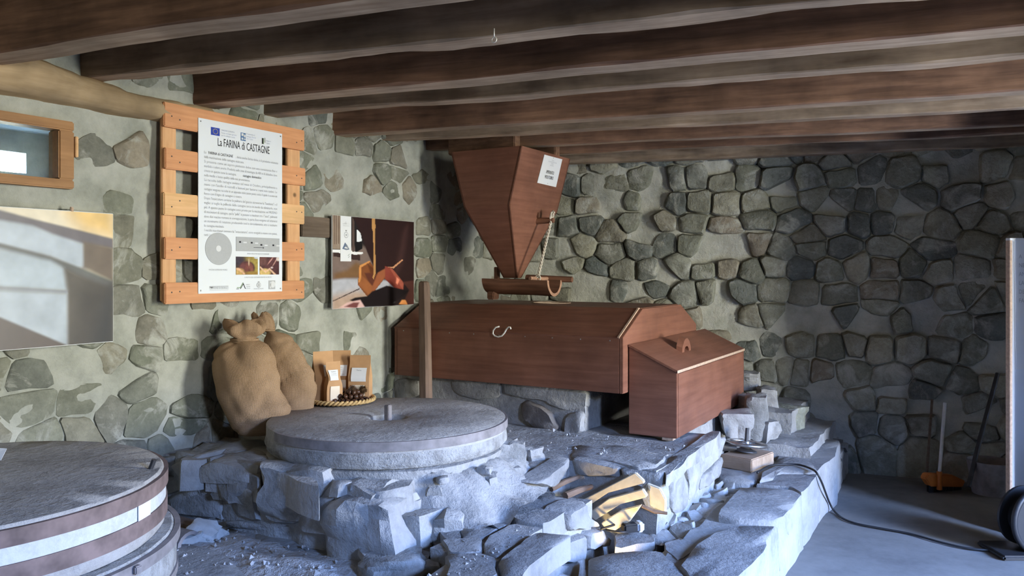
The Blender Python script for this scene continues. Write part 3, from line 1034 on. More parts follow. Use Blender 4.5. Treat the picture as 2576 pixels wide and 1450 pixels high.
for i, pts in enumerate(FP):
    pl = []
    for x, y in c1(pts):
        p = on_v(x, y, VF)
        pl.append((p.dot(U), p.z))
    rr = random.Random(70 + i)
    dome_stone('stone', roundpoly(pl, 0.003, rr, 1, 0.04), (0.035, 0.045, 0.055, 0.03, 0.035, 0.05, 0.05, 0.02, 0.02)[i], (W(0, VF + .025), U, Z, -V), m_bed, platform, rr, 0.10, False, 0.5)
TP = [([(175, 480), (300, 372), (540, 300), (600, 350), (440, 432), (335, 470)], 0.565), ([(340, 480), (450, 425), (620, 352), (790, 400), (760, 490), (700, 552), (520, 500)], 0.56),
      ([(715, 520), (790, 420), (1040, 478), (985, 545), (1080, 600), (1085, 650), (870, 560)], 0.575), ([(1045, 540), (1150, 455), (1500, 470), (1700, 480), (1720, 600), (1500, 650), (1330, 620), (1180, 560)], 0.565),
      ([(560, 290), (740, 262), (790, 330), (800, 395), (640, 345), (605, 340)], 0.57), ([(1340, 640), (1500, 660), (1720, 610), (1760, 700), (1560, 720), (1400, 760)], 0.50)]
for i, (pts, z) in enumerate(TP):
    flag_px(c1(pts), z - .004, 'top_stone', 0.035, 0.08, m_bed, platform, 80 + i, 0.35)
P = on_z(930, 1390, 0.30)
boulder('corner_stone', W(-1.945, 2.31, 0.375), (0.30, 0.30, 0.30), m_bed, platform, 3, 0.15, 0.35, 0.12)
boulder('stone', W(-1.80, 2.50, 0.335), (0.20, 0.26, 0.20), m_bed, platform, 8, 0.5, 0.45, 0.12)
boulder('stone', W(-1.70, 2.74, 0.345), (0.13, 0.22, 0.15), m_bed, platform, 9, 0.2, 0.45, 0.12)
# mortared slope from the round base down to the slabs
vs, fs = [], []
na_, nr_ = 46, 9
for i in range(na_ + 1):
    a = math.radians(-44 + 76 * i / na_)
    for k in range(nr_ + 1):
        r = 0.50 + (0.06 + (0.24 - 0.10 * (i / na_)) * sstep(0, .35, i / na_)) * k / nr_
        p = MC + U * (r * math.cos(a)) + V * (r * math.sin(a))
        z = 0.565 - (0.19 - 0.09 * (i / na_)) * sstep(0.0, 1.0, k / nr_) + fbm(p, 8, 4) * 0.035
        vs.append(p + Z * z)
for i in range(na_):
    for k in range(nr_):
        b = i * (nr_ + 1) + k
        fs.append((b, b + nr_ + 1, b + nr_ + 2, b + 1))
make('mortar_slope', MB().add(vs, fs), m_bed_core, platform, smooth=True)
boulder('stone', W(-2.87, 2.33, 0.45), (0.30, 0.25, 0.25), m_bed, platform, 14, 0.1, 0.4, 0.12)
boulder('stone', W(-2.60, 2.29, 0.49), (0.26, 0.20, 0.17), m_bed, platform, 15, -0.1, 0.4, 0.12)
boulder('stone', W(-2.28, 2.27, 0.49), (0.28, 0.20, 0.20), m_bed, platform, 16, 0.2, 0.4, 0.12)
# round masonry drum the stone rests on
def drum_jit(i, a, r):
    return noise.noise(Vector((math.cos(a) * 4, math.sin(a) * 4, i * 0.8))) * 0.018
make('round_base', MB().lathe(MC, [(0.50, 0.14), (0.515, 0.22), (0.505, 0.32), (0.515, 0.42), (0.51, 0.52), (0.515, 0.585), (0.45, 0.60)], 72, jit=drum_jit), m_bed_core, platform, smooth=60)
rng = random.Random(77)
for i in range(14):           # loose rubble ring around the foot of the stone, towards the light
    a = math.radians(rng.uniform(-75, 15))
    r = rng.uniform(0.50, 0.58)
    s = rng.uniform(0.03, 0.06)
    boulder('chip', MC + U * (r * math.cos(a)) + V * (r * math.sin(a)) + Z * rng.uniform(0.50, 0.555), (s * 1.3, s, s * 0.8), m_bed, platform, 200 + i, rng.uniform(0, 6), 0.55, 0.14, cuts=2)

# ------------------------------------------------------------------ base under the chest
bench = thing('masonry_plinth', W(-2.0, 3.9, 0.1), 'low plastered masonry base, floured white, that the dark chest and box stand on', 'platform')
rough_box('floor_core', -3.1, -1.185, 3.22, 4.08, 0.05, 0.495, m_bed_core, bench, 0.06, 0.010)
rough_box('floor_core', -3.1, -1.33, 4.08, 5.4, 0.05, 0.495, m_bed_core, bench, 0.06, 0.010)
rough_box('floor_core', -2.2, -1.60, 3.02, 3.3, 0.05, 0.495, m_bed_core, bench, 0.05, 0.012)
rough_box('plaster_wall', -3.1, -1.80, 3.80, 4.9, 0.45, 0.722, m_bed_core, bench, 0.05, 0.014)
FWL = (W(0, 3.80), U, Z, -V)
def face_v(pts, v, h, name, mat, parent, seed, back=0.04, nn=0.02):
    pl = []
    for x, y in pts:
        p = on_v(x, y, v)
        pl.append((p.dot(U), p.z))
    rr = random.Random(seed)
    return dome_stone(name, roundpoly(pl, 0.002, rr, 1, 0.05), h, (W(0, v), U, Z, -V), mat, parent, rr, back, False, 0.4)
m_dark_st = mat_stone('dark_field_stone', [(0.17, 0.145, 0.125), (0.15, 0.13, 0.115)], (0.30, 0.28, 0.26), 0.5, 0.8, 7, 0.7, 0.015)
face_v([(1306, 1015), (1325, 1005), (1365, 1020), (1392, 1040), (1412, 1075), (1400, 1092), (1350, 1080), (1318, 1055)], 3.795, 0.03, 'stone', m_dark_st, bench, 3)
face_v([(1270, 955), (1400, 965), (1478, 985), (1476, 1030), (1420, 1035), (1370, 1010), (1275, 990)], 3.80, 0.018, 'stone', m_bed, bench, 4)
face_v([(1425, 1040), (1474, 1035), (1470, 1088), (1425, 1095)], 3.80, 0.035, 'stone', m_bed, bench, 5)
face_v([(1140, 950), (1262, 958), (1260, 1000), (1200, 1010), (1130, 985)], 3.80, 0.015, 'stone', m_bed, bench, 6)
face_v([(990, 952), (1055, 955), (1060, 995), (995, 1010)], 3.80, 0.02, 'stone', m_bed, bench, 7)
face_v([(1300, 1085), (1345, 1085), (1400, 1098), (1340, 1110), (1290, 1100)], 3.80, 0.03, 'stone', m_bed, bench, 9)
# upright blocks along the base's right end and front
def face_u(pts, u, h, name, mat, parent, seed, back=0.06):
    pl = []
    for x, y in pts:
        p = on_u(x, y, u)
        pl.append((p.dot(V), p.z))
    rr = random.Random(seed)
    return dome_stone(name, roundpoly(pl, 0.002, rr, 1, 0.05), h, (W(u, 0), V, Z, U), mat, parent, rr, back, False, 0.3)
UB = -1.185
for i, pts in enumerate(([(1520, 620), (1640, 560), (1700, 700), (1690, 900), (1580, 960), (1540, 800)], [(1645, 555), (1790, 440), (1800, 650), (1780, 760), (1705, 860), (1700, 690)],
                         [(1795, 440), (1990, 300), (1970, 470), (1880, 560), (1805, 640)], [(1805, 650), (1880, 570), (1975, 480), (1960, 640), (1850, 730), (1790, 760)])):
    face_u(c2(pts), UB, 0.018, 'edge_stone', m_bed, bench, 20 + i)
flag_px(c2([(1525, 610), (1650, 545), (1790, 430), (1985, 300), (1900, 290), (1700, 400), (1560, 470), (1480, 560)]), 0.505, 'top_slab', 0.03, 0.03, m_bed, bench, 61, 0.3)
flag_px(c2([(740, 490), (1000, 500), (1250, 560), (1310, 575), (1470, 560), (1540, 470), (1200, 390), (760, 380)]), 0.503, 'top_slab', 0.03, 0.03, m_bed, bench, 62, 0.1)
face_v(c2([(760, 490), (900, 510), (1160, 555), (1180, 640), (1000, 640), (800, 640)]), 3.215, 0.02, 'edge_stone', m_bed, bench, 31)
face_v(c2([(1170, 560), (1300, 580), (1510, 610), (1525, 930), (1390, 900), (1330, 690), (1190, 640)]), 3.215, 0.03, 'edge_stone', m_bed, bench, 32)
face_u(c2([(395, 690), (520, 620), (740, 480), (745, 560), (640, 700), (560, 740)]), -1.585, 0.03, 'edge_stone', m_flag, bench, 33)
# heap of masonry at the foot of the back wall, behind the small box
HB = [((1860, 940, 1905, 975), 5.35, 0.50), ((1880, 1003, 1925, 1090), 4.75, 0.30), ((1822, 1040, 1880, 1092), 4.62, 0.40), ((1905, 985, 1945, 1080), 5.15, 0.35),
      ((1856, 1000, 1910, 1050), 4.95, 0.45), ((1900, 1060, 1945, 1100), 4.75, 0.28), ((1940, 1030, 2000, 1110), 5.15, 0.30)]
for i, ((x0, y0, x1, y1), dp, z0) in enumerate(HB):
    q = at((x0 + x1) / 2, (y0 + y1) / 2, dp)
    w, h = (x1 - x0) / FOC * dp * 1.15, (y1 - y0) / FOC * dp * 1.25
    boulder('stone', q, (w, w * 1.3, max(h, 0.08)), m_bed if i != 6 else m_wall_b, bench, 300 + i, 0.2 * i, 0.25, 0.10, flat_top=0.4)
rough_box('heap_core', -1.3, -0.84, 4.75, 5.7, 0.1, 0.34, m_bed_core, bench, 0.06, 0.02)
rough_box('heap_core', -1.5, -1.0, 5.05, 5.75, 0.1, 0.47, m_bed_core, bench, 0.06, 0.02)

# loose rocks
def rock(x0, y0, x1, y1, z0, label, seed, mat=None, rot=0.0, rnd=0.4, tilt=(0, 0), sq=0.9, grp=None):
    front = on_z((x0 + x1) / 2, y1, z0)
    d = front.y
    w = (x1 - x0) / FOC * d
    h = max(0.03, (y1 - y0) / FOC * d * 0.75)
    c = front + Vector((0, w * sq * 0.42, 0)) + Z * (h * 0.46)
    o = boulder('rock', c, (w, w * sq, h), mat or m_bed, None, seed, rot, rnd, 0.12, tilt, ax=(Vector((1, 0, 0)), Vector((0, 1, 0)), Z))
    return tag(o, label, 'rock', grp)
rock(900, 1386, 1058, 1475, 0.27, 'rounded grey rock with a smooth flat top, largest loose one on the earth floor', 401, None, 0.2, 0.5)
rock(974, 1346, 1090, 1418, 0.285, 'wedge-shaped pale rock leaning behind the large smooth-topped rock', 402, None, -0.5, 0.2, (0.2, 0.3))
rock(1078, 1338, 1192, 1408, 0.30, 'broken rock with a dark brown face and pale split side', 403, m_dark_st, 0.4, 0.15, (0.1, -0.2))
rock(1008, 1288, 1120, 1362, 0.32, 'rounded river rock tucked against the corner boulder of the platform', 404, None, 0.5, 0.55)
rock(1058, 1414, 1104, 1446, 0.30, 'small pale chip of rock in front of the brown-faced rock', 405, None, 0.3, 0.3)
rock(1256, 1094, 1322, 1180, 0.497, 'knobbly mortar-crusted rock close against the millstone on the chest platform', 406, None, 0.1, 0.3, (0, 0), 0.7)
rock(1318, 1118, 1364, 1162, 0.497, 'small angular pale rock standing free beside the mortar-crusted rock', 407, None, 0.6, 0.3)

# ------------------------------------------------------------------ the wide millstone on the platform
ZM = 0.705
R0 = 0.52
ms = thing('millstone', MC + Z * 0.60, 'wide grey millstone lying flat on the masonry platform, iron band on its rim', 'millstone')
def stone_jit(i, a, r):
    if i in (1, 2, 3):
        return noise.noise(Vector((math.cos(a) * 9, math.sin(a) * 9, i * 1.3))) * 0.006
    return 0
prof = [(R0 - .01, 0.595), (R0, 0.61), (R0 + .002, 0.63), (R0 - .002, 0.655), (R0 - .002, ZM - .006), (R0 - .012, ZM)]
hole = 0.085
mb = MB().lathe(MC, prof + [(0.30, ZM + .001), (hole + .02, ZM), (hole, ZM - .008), (hole * 0.9, ZM - .05), (0.0, ZM - .055)], 96, jit=stone_jit)
for q in range(96 * 3):
    mb.m[q] = 1
make('stone_disc', mb, [m_mill, m_mill_side], ms, smooth=45, fix=True)
# band only round the near-right part of the rim, broken away on the left
def arc_band(c, r0, r1, z0, z1, a0, a1, n):
    rg = []
    for i in range(n + 1):
        a = math.radians(a0 + (a1 - a0) * i / n)
        d = U * math.cos(a) + V * math.sin(a)
        k = noise.noise(Vector((a * 3, z0 * 9, 1))) * 0.0015
        rg.append([c + d * r0 + Z * z0, c + d * (r1 + k) + Z * (z0 + k), c + d * (r1 + k) + Z * z1, c + d * r0 + Z * z1])
    return MB().rings(rg)
make('iron_band', arc_band(MC, R0 - .006, R0 + .005, ZM - .040, ZM - .004, -110, 95, 70), m_iron_grey, ms, smooth=30)
make('eye_plug', MB().lathe(MC - V * .0, [(0.028, ZM - .054), (0.028, ZM - .02)], 16), m_mill_side, ms)
mb = MB().box(on_z(985, 1015, ZM) * 0 + MC + Z * (ZM + .006) - V * 0.01 + U * .004, (0.026, 0.026, 0.09))
make('spindle', mb, m_iron_grey, ms, bevel=0.003)

# ------------------------------------------------------------------ stack of banded stones in the near left corner
DC = Vector((-1.585, 2.25, 0))
ZD = 0.75
RD = 0.555
up = thing('millstone', DC + Z * 0.585, 'grey millstone with two rusty bands and limewashed stripe, top of the near left stack', 'millstone')
mb = MB().lathe(DC, [(RD - .012, 0.575), (RD - .003, 0.59), (RD - .003, ZD - .010), (RD - .012, ZD), (0.4, ZD + .002), (0.18, ZD + .001), (0.06, ZD), (0.055, ZD - .03), (0, ZD - .03)], 110, jit=lambda i, a, r: noise.noise(Vector((math.cos(a) * 8, math.sin(a) * 8, i))) * 0.003)
make('stone_disc', mb, m_mill, up, smooth=45)
make('lime_stripe', arc_band(DC, RD - .01, RD + .001, ZD - .095, ZD - .045, -180, 180, 110), m_white_stone, up, smooth=30)
make('iron_band', arc_band(DC, RD - .01, RD + .007, ZD - .050, ZD - .008, -180, 180, 110), m_iron_rust, up, smooth=30)
make('iron_band', arc_band(DC, RD - .01, RD + .006, ZD - .138, ZD - .092, -180, 180, 110), m_iron_rust, up, smooth=30)
def rim_patch(px0, px1, z0, z1, r):
    rg = []
    for i in range(7):
        px = px0 + (px1 - px0) * i / 6
        d = Vector(((px - PX0) / FOC, 1, 0))
        a2, b2, c2_ = d.dot(d), -2 * d.dot(DC), DC.dot(DC) - r * r
        t = (-b2 - math.sqrt(max(0, b2 * b2 - 4 * a2 * c2_))) / (2 * a2)
        p = d * t
        n = (p - DC); n.z = 0; n.normalize()
        rg.append([p + n * .0005 + Z * z0, p + n * .002 + Z * z0, p + n * .002 + Z * z1, p + n * .0005 + Z * z1])
    return MB().rings(rg)
make('paper_label', rim_patch(347, 377, ZD - .093, ZD - .05, RD + .004), m_paper, up)
make('paper_label', rim_patch(-60, 335, ZD - .090, ZD - .050, RD + .002), m_white_stone, up)
make('pin', MB().tube([DC + U * .35 + V * .38 + Z * ZD, DC + U * .36 + V * .385 + Z * (ZD + .028)], .008, 6), m_iron_dark, up)
lo = thing('millstone', DC + Z * 0.30, 'lower wider drum of the near left stack, bound by a steel hoop', 'millstone')
RL = 0.585
make('stone_disc', MB().lathe(DC, [(RL - .01, 0.29), (RL, 0.31), (RL, 0.555), (RL - .012, 0.572), (0.4, 0.574), (0, 0.574)], 110, jit=lambda i, a, r: noise.noise(Vector((math.cos(a) * 6, math.sin(a) * 6, i + 9))) * 0.004), m_mill_side, lo, smooth=45)
make('steel_hoop', arc_band(DC, RL - .005, RL + .012, 0.535, 0.566, -180, 180, 110), m_iron_grey, lo, smooth=30)
make('steel_hoop', arc_band(DC, RL - .005, RL + .006, 0.43, 0.452, -180, 180, 110), m_iron_grey, lo, smooth=30)
q = at(410, 1330, 2.10)
make('lug', MB().box(DC + (q - DC).normalized().xyz * 0 + Vector((q.x - DC.x, q.y - DC.y, 0)).normalized() * (RL + .012) + Z * .553, (0.03, 0.02, 0.022)), m_iron_grey, lo, bevel=0.003)
q = on_z(2, 1160, ZD)
tag(make('paper_card', MB().slab([q, q + Vector((-.06, .0, 0)), q + Vector((-.06, .03, .035)), q + Vector((0, .03, .03))], Z * .002), m_paper), 'small white paper card lying at the left rim of the uppermost near left millstone', 'card')

# broken timber and tile on the earth between stack and platform
b0 = at(400, 1330, 2.75); b1 = at(545, 1345, 2.95)
tim = thing('roof_tile', on_z(480, 1345, .29), 'broken grey curved roof tile lying between the near left stack and the platform', 'tile')
def tile(name, p0, p1, r, par, m):
    ax = (p1 - p0).normalized(); sd = ax.cross(Z).normalized(); un = sd.cross(ax)
    rg = []
    for i in range(7):
        p = p0.lerp(p1, i / 6)
        ring = [p + (sd * math.cos(a) + un * math.sin(a)) * r * (1 + .06 * noise.noise(Vector((i, a, 2)))) for a in [math.pi * k / 8 for k in range(9)]]
        ring += [p + (sd * math.cos(a) + un * math.sin(a)) * (r - .014) for a in [math.pi * k / 8 for k in range(8, -1, -1)]]
        rg.append(ring)
    return make(name, MB().rings(rg), m, par, smooth=40)
tile('tile_body', on_z(392, 1352, .31), on_z(478, 1374, .31) , .055, tim, m_iron_grey)
tag(boulder('rock', on_z(515, 1340, .33), (.12, .10, .06), m_white_stone, None, 91, .4, .2, .14, (.3, .4)), 'broken white stone shard lying on the roof tile by the near left stack', 'rock')
tag(boulder('rock', on_z(470, 1362, .31), (.13, .06, .06), m_white_stone, None, 92, .9, .2, .14, (.3, -.3)), 'small pale shard at the broken end of the roof tile', 'rock')
tag(make('timber_offcut', MB().box(on_z(440, 1318, .315), (.36, .07, .045), ((on_z(530, 1345, .3) - on_z(400, 1310, .3)).normalized(), V, Z)), m_post, bevel=.006), 'dark timber offcut lying at the foot of the platform behind the roof tile', 'timber')

# ------------------------------------------------------------------ mill chest
CU0, CU1, CV0, CV1 = -3.0, -1.575, 3.735, 4.935
CZ0, CZ1, CZ2 = 0.725, 1.009, 1.144
CH = 0.27
chest = thing('mill_chest', W((CU0 + CU1) / 2, (CV0 + CV1) / 2, CZ0), 'long dark brown varnished wooden chest with sloping lid edges over the working millstone', 'chest')
T = 0.02
def prof_uv(o=0.0):
    return [(CV0 + o, CZ0), (CV0 + o, CZ1), (CV0 + CH, CZ2 - o), (CV1 - 0.30, CZ2 - o), (CV1 - o, CZ1), (CV1 - o, CZ0)]
make('end_panel', MB().slab([W(CU1, v, z) for v, z in prof_uv(.001)], U * T), m_chest_v, chest, bevel=.002)
make('end_panel', MB().slab([W(CU0 - T, v, z) for v, z in prof_uv(.001)], U * T), m_chest_v, chest, bevel=.002)
make('front_panel', MB().uvbox(CU0 + .001, CU1 - .001, CV0, CV0 + T, CZ0, CZ1 - .003), m_chest, chest, bevel=.002)
make('back_panel', MB().uvbox(CU0, CU1, CV1 - T, CV1, CZ0, CZ1), m_chest, chest, bevel=.002)
def quad_slab(name, a, b, c, d, th, m, par, bev=.002):
    n = (b - a).cross(d - a).normalized()
    return make(name, MB().slab([a, b, c, d], n * -th), m, par, bevel=bev)
E = .012
quad_slab('lid_slope', W(CU0 - T, CV0 - .004, CZ1), W(CU1 + E - .012, CV0 - .004, CZ1), W(CU1 - .0, CV0 + CH, CZ2 + .002), W(CU0 - T, CV0 + CH, CZ2 + .002), T, m_chest, chest)
quad_slab('lid_slope', W(CU1, CV1 + .004, CZ1), W(CU0 - T, CV1 + .004, CZ1), W(CU0 - T, CV1 - .30, CZ2 + .002), W(CU1, CV1 - .30, CZ2 + .002), T, m_chest, chest)
make('lid_edge', MB().slab([W(CU1 + .002, CV0 - .006, CZ1 + .002), W(CU1 + .002, CV0 + CH - .002, CZ2 + .006), W(CU1 + .002, CV0 + CH + .012, CZ2 - .004), W(CU1 + .002, CV0 + .004, CZ1 - .01)], U * -.010), m_edge, chest)
# flat of the lid with its round opening
hc = (-2.30, 4.38); hr = 0.115
outer = [(CU0 - T, CV0 + CH), (CU1, CV0 + CH), (CU1, CV1 - .30), (CU0 - T, CV1 - .30)]
NA = 48
top_o, top_i = [], []
for k in range(NA):
    a = 2 * math.pi * k / NA
    dx, dy = math.cos(a), math.sin(a)
    ts = []
    if dx > 1e-6: ts.append((outer[1][0] - hc[0]) / dx)
    if dx < -1e-6: ts.append((outer[0][0] - hc[0]) / dx)
    if dy > 1e-6: ts.append((outer[2][1] - hc[1]) / dy)
    if dy < -1e-6: ts.append((outer[0][1] - hc[1]) / dy)
    t = min(ts)
    top_o.append((hc[0] + dx * t, hc[1] + dy * t)); top_i.append((hc[0] + dx * hr, hc[1] + dy * hr))
for cnr in outer:      # pull the nearest boundary sample to each corner
    j = min(range(NA), key=lambda q: math.dist(top_o[q], cnr)); top_o[j] = cnr
rg = [[W(*p, CZ2 - T) for p in top_o], [W(*p, CZ2 + .002) for p in top_o], [W(*p, CZ2 + .002) for p in top_i], [W(*p, CZ2 - T) for p in top_i]]
mbl = MB().rings(rg, caps=False)
b = len(mbl.f)
mbl.f += [(k, (k + 1) % NA, 3 * NA + (k + 1) % NA, 3 * NA + k) for k in range(NA)]; mbl.m += [0] * NA
for q in range(2 * NA, 3 * NA): mbl.m[q] = 1
make('lid_top', mbl, [m_chest, m_edge], chest)
make('opening_collar', MB().lathe(W(*hc, CZ2 - .03), [(hr - .002, 0), (hr + .006, 0), (hr + .006, .036), (hr - .002, .036)], 40, closed=True), m_edge, chest, smooth=30)
make('working_stone', MB().lathe(W(-2.29, 4.335, .74), [(0.5, 0), (.5, .16), (.12, .165), (.08, .10), (0, .1)], 48), m_mill, chest, smooth=40)
for k in range(9):      # nail heads along the near edge of the front
    u = CU0 + .05 + (CU1 - CU0 - .1) * k / 8
    make('nail', MB().lathe(W(u, CV0 + .001, CZ1 - .018), [(.004, 0), (.003, .003)], 8, ax=(U, Z, -V)), m_steel, chest)
# bent wire hook on the lid's near edge
pts = []
for x, y in ((1256, 822), (1247, 824), (1241, 832), (1240, 840), (1245, 846), (1254, 848), (1263, 845), (1269, 838), (1274, 829), (1280, 823), (1284, 824), (1285, 829)):
    p = on_v(x, y, CV0 - .022)
    pts.append(p)
tag(make('wire_hook', MB().tube(pts, .0045, 8), m_zinc, smooth=True), 'bent pale wire hook standing off the front edge of the dark chest lid', 'hook')

# small flour box at the chest's end
BU0, BU1, BV0, BV1 = CU1 + T + .006, -1.296, 3.80, 5.09
bx = thing('flour_box', W((BU0 + BU1) / 2, (BV0 + BV1) / 2, .505), 'reddish brown wooden flour box with sloping handled lid at the end of the chest', 'box')
zl, zr = 0.958, 0.842
def bz(u): return zl + (zr - zl) * (u - BU0) / (BU1 - BU0)
B0 = 0.515
make('end_panel', MB().slab([W(BU0, BV0, B0), W(BU1 - .0, BV0, B0), W(BU1, BV0, zr), W(BU0, BV0, zl)], V * T), m_chest, bx, bevel=.002)
make('end_panel', MB().slab([W(BU0, BV1 - T, B0), W(BU1, BV1 - T, B0), W(BU1, BV1 - T, zr), W(BU0, BV1 - T, zl)], V * T), m_chest, bx, bevel=.002)
make('front_panel', MB().uvbox(BU1 - T, BU1 + .001, BV0 + T, BV1 - T, B0, zr - .008), m_chest_v, bx, bevel=.002)
make('back_panel', MB().uvbox(BU0, BU0 + T, BV0 + T, BV1 - T, B0, zl - .008), m_chest_v, bx, bevel=.002)
lid = quad_slab('lid', W(BU0, BV0 - .004, zl + .012), W(BU1 + .005, BV0 - .004, zr + .010), W(BU1 + .005, BV1, zr + .010), W(BU0, BV1, zl + .012), .012, m_chest_v, bx)
make('lid_edge', MB().slab([W(BU1 + .006, BV0 - .005, zr - .003), W(BU1 + .006, BV1, zr - .003), W(BU1 + .006, BV1, zr + .011), W(BU1 + .006, BV0 - .005, zr + .011)], U * -.002), m_edge, bx)
# carved handle: a block with an arched finger hole, across the slope
hp = on_plane(1727, 887, W(BU0, 0, zl + .012), (U * (zl - zr) + Z * (BU1 - BU0)).normalized())
hu, hv = hp.dot(U) - .02, hp.dot(V) + .02
base = bz(hu) + .012
prof2 = [(-.055, 0), (-.052, .03), (-.035, .062), (-.012, .078), (.012, .078), (.035, .062), (.052, .03), (.055, 0), (.030, 0), (.026, .02), (.012, .034), (-.012, .034), (-.026, .02), (-.030, 0)]
outp = [W(hu - .02, hv + x * 1.35, base + z) for x, z in prof2]
mbh = MB()
n = len(prof2)
vs = outp + [p + U * .034 - Z * .012 for p in outp]
fs = [(i, (i + 1) % n, (i + 1) % n + n, i + n) for i in range(n)]
for i in range(7):
    if i < 6 or True:
        pass
quadsA = [(0, 1, 12, 13), (1, 2, 11, 12), (2, 3, 10, 11) if False else (1, 2, 11, 12)]
strip = [(0, 13), (1, 12), (2, 11), (3, 11), (4, 10), (5, 10), (6, 9), (7, 8)]
for (o0, i0), (o1, i1) in zip(strip, strip[1:]):
    f = [o0, o1, i1] + ([i0] if i0 != i1 else [])
    fs.append(tuple(f)); fs.append(tuple(q + n for q in reversed(f)))
mbh.add(vs, fs)
make('handle', mbh, m_chest, bx, bevel=.0)
tag(make('wood_shim', MB().box(W(BU1 - .05, BV0 + .03, .509), (.055, .05, .016)), m_edge), 'small pale wooden shim under the near bottom corner of the reddish flour box', 'shim')

# wooden post in front of the chest
ctr = on_v(1072, 850, 3.70)
pu = ctr.dot(U)
pz1 = on_v(1069, 708, 3.70).z
mb = MB()
rg = []
for z, k, lean in ((0.50, 1.06, 0.0), (0.9, 1.0, -.006), (pz1 - .03, .92, -.014), (pz1 - .006, .80, -.015), (pz1, .5, -.015)):
    rg.append([W(pu + lean + x * .032 * k, 3.70 + y * .028 * k, z) for x, y in ((-.6, -1), (.6, -1), (1, -.6), (1, .6), (.6, 1), (-.6, 1), (-1, .6), (-1, -.6))])
tag(make('wooden_post', mb.rings(rg), m_post, smooth=25), 'upright square wooden post with chamfered edges standing before the dark chest', 'post')

# ------------------------------------------------------------------ hopper hanging over the chest
HC = (-2.555, 4.335)
ZT, ZK, ZB = 2.075, 1.735, 1.300
HU, HUM, HUB = 0.250, 0.160, 0.050     # half widths along U: top, knee, spout
HV, HVM, HVB = 0.320, 0.310, 0.026
hop = thing('hopper', W(HC[0], HC[1], ZB), 'large dark wooden grain hopper hanging from the beams above the chest', 'hopper')
def hp_(su, sv, lv):
    a, b, z = ((HU, HV, ZT), (HUM, HVM, ZK), (HUB, HVB, ZB))[lv]
    return W(HC[0] + su * a, HC[1] + sv * b, z)
def hop_panel(name, s0, s1, m):
    mb = MB()
    c = W(HC[0], HC[1], 1.7)
    inward = (c - (hp_(*s0, 1) + hp_(*s1, 1)) / 2); inward.z = 0; inward.normalize()
    rg = []
    for lv in range(3):
        a, b = hp_(*s0, lv), hp_(*s1, lv)
        rg.append([a, b, b + inward * .012, a + inward * .012])
    return make(name, mb.rings(rg), m, hop, bevel=.0)
hop_panel('front_panel', (-1, -1), (1, -1), m_chest)
hop_panel('back_panel', (-1, 1), (1, 1), m_chest)
hop_panel('side_panel', (1, -1), (1, 1), m_chest_v)
hop_panel('side_panel', (-1, -1), (-1, 1), m_chest_v)
# hanging rail the hopper's top is fixed to
make('hanging_rail', MB().uvbox(HC[0] - .30, HC[0] + .20, HC[1] + .20, HC[1] + .27, ZT - .01, 2.34), m_beam, hop, bevel=.006)
make('hanging_rail', MB().uvbox(HC[0] - .30, HC[0] + .18, HC[1] - .28, HC[1] - .21, ZT - .01, 2.34), m_beam, hop, bevel=.006)
# label sheet on the side panel
pn = (hp_(1, 1, 1) - hp_(1, -1, 1)).cross(hp_(1, -1, 0) - hp_(1, -1, 1)).normalized()
if pn.dot(U) < 0: pn = -pn
p0s = hp_(1, -1, 1) + pn * .002
L4 = [on_plane(x, y, p0s, pn) for x, y in ((1369, 389), (1414, 401), (1398, 471), (1351, 460))]
lb = tag(make('label_sheet', MB().slab(L4, pn * .002), m_paper), 'white printed sheet fixed high on the side of the hopper', 'sign')
lex = (L4[1] - L4[0]).normalized()
ley = (L4[0] - L4[3]).normalized()
ley = (ley - lex * ley.dot(lex)).normalized()
lw, lh = (L4[1] - L4[0]).length, (L4[0] - L4[3]).length
mid = (L4[0] + L4[1]) / 2 + pn * .004
for bdy, f, sz, m in (('MULINO', .13, .010, m_ink_grey), ('VIA CASTAGNETO BORGO PIETRA', .19, .010, m_ink_grey), ('COMUNE', .25, .010, m_ink_grey), ('SALA MACINE', .31, .010, m_ink_grey), ('IMPIANTO', .56, .030, m_ink), ('MOLITORIO', .74, .030, m_ink)):
    t = text_obj('lettering', bdy, mid - ley * (lh * f + sz * .3), lex * .72, ley, sz, m, lb, 'CENTER')
for f in (.04, .95):
    make('pin', MB().lathe(mid - ley * (lh * f) - pn * .001, [(.002, 0), (.0015, .002)], 8, ax=(lex, ley, pn)), m_steel, lb)
# peg on the side panel with the rope
pnl = (hp_(1, 1, 2) - hp_(1, -1, 1)).cross(hp_(1, 1, 1) - hp_(1, -1, 1)).normalized()
if pnl.dot(U) < 0: pnl = -pnl
pg = on_plane(1352, 556, hp_(1, -1, 1), pnl)
peg = MB()
pe = Vector((U.x, U.y, 0))
a0, a1 = pg - pe * .02, pg + pe * .115 + V * .0
peg.tube([a0, a0.lerp(a1, .5), a1], [.021, .020, .017], 10)
make('peg', peg, m_trough, hop, smooth=40)
make('peg_wedge', MB().box(pg + pe * .005 + Z * .035, (.03, .045, .035)), m_trough, hop, bevel=.004)

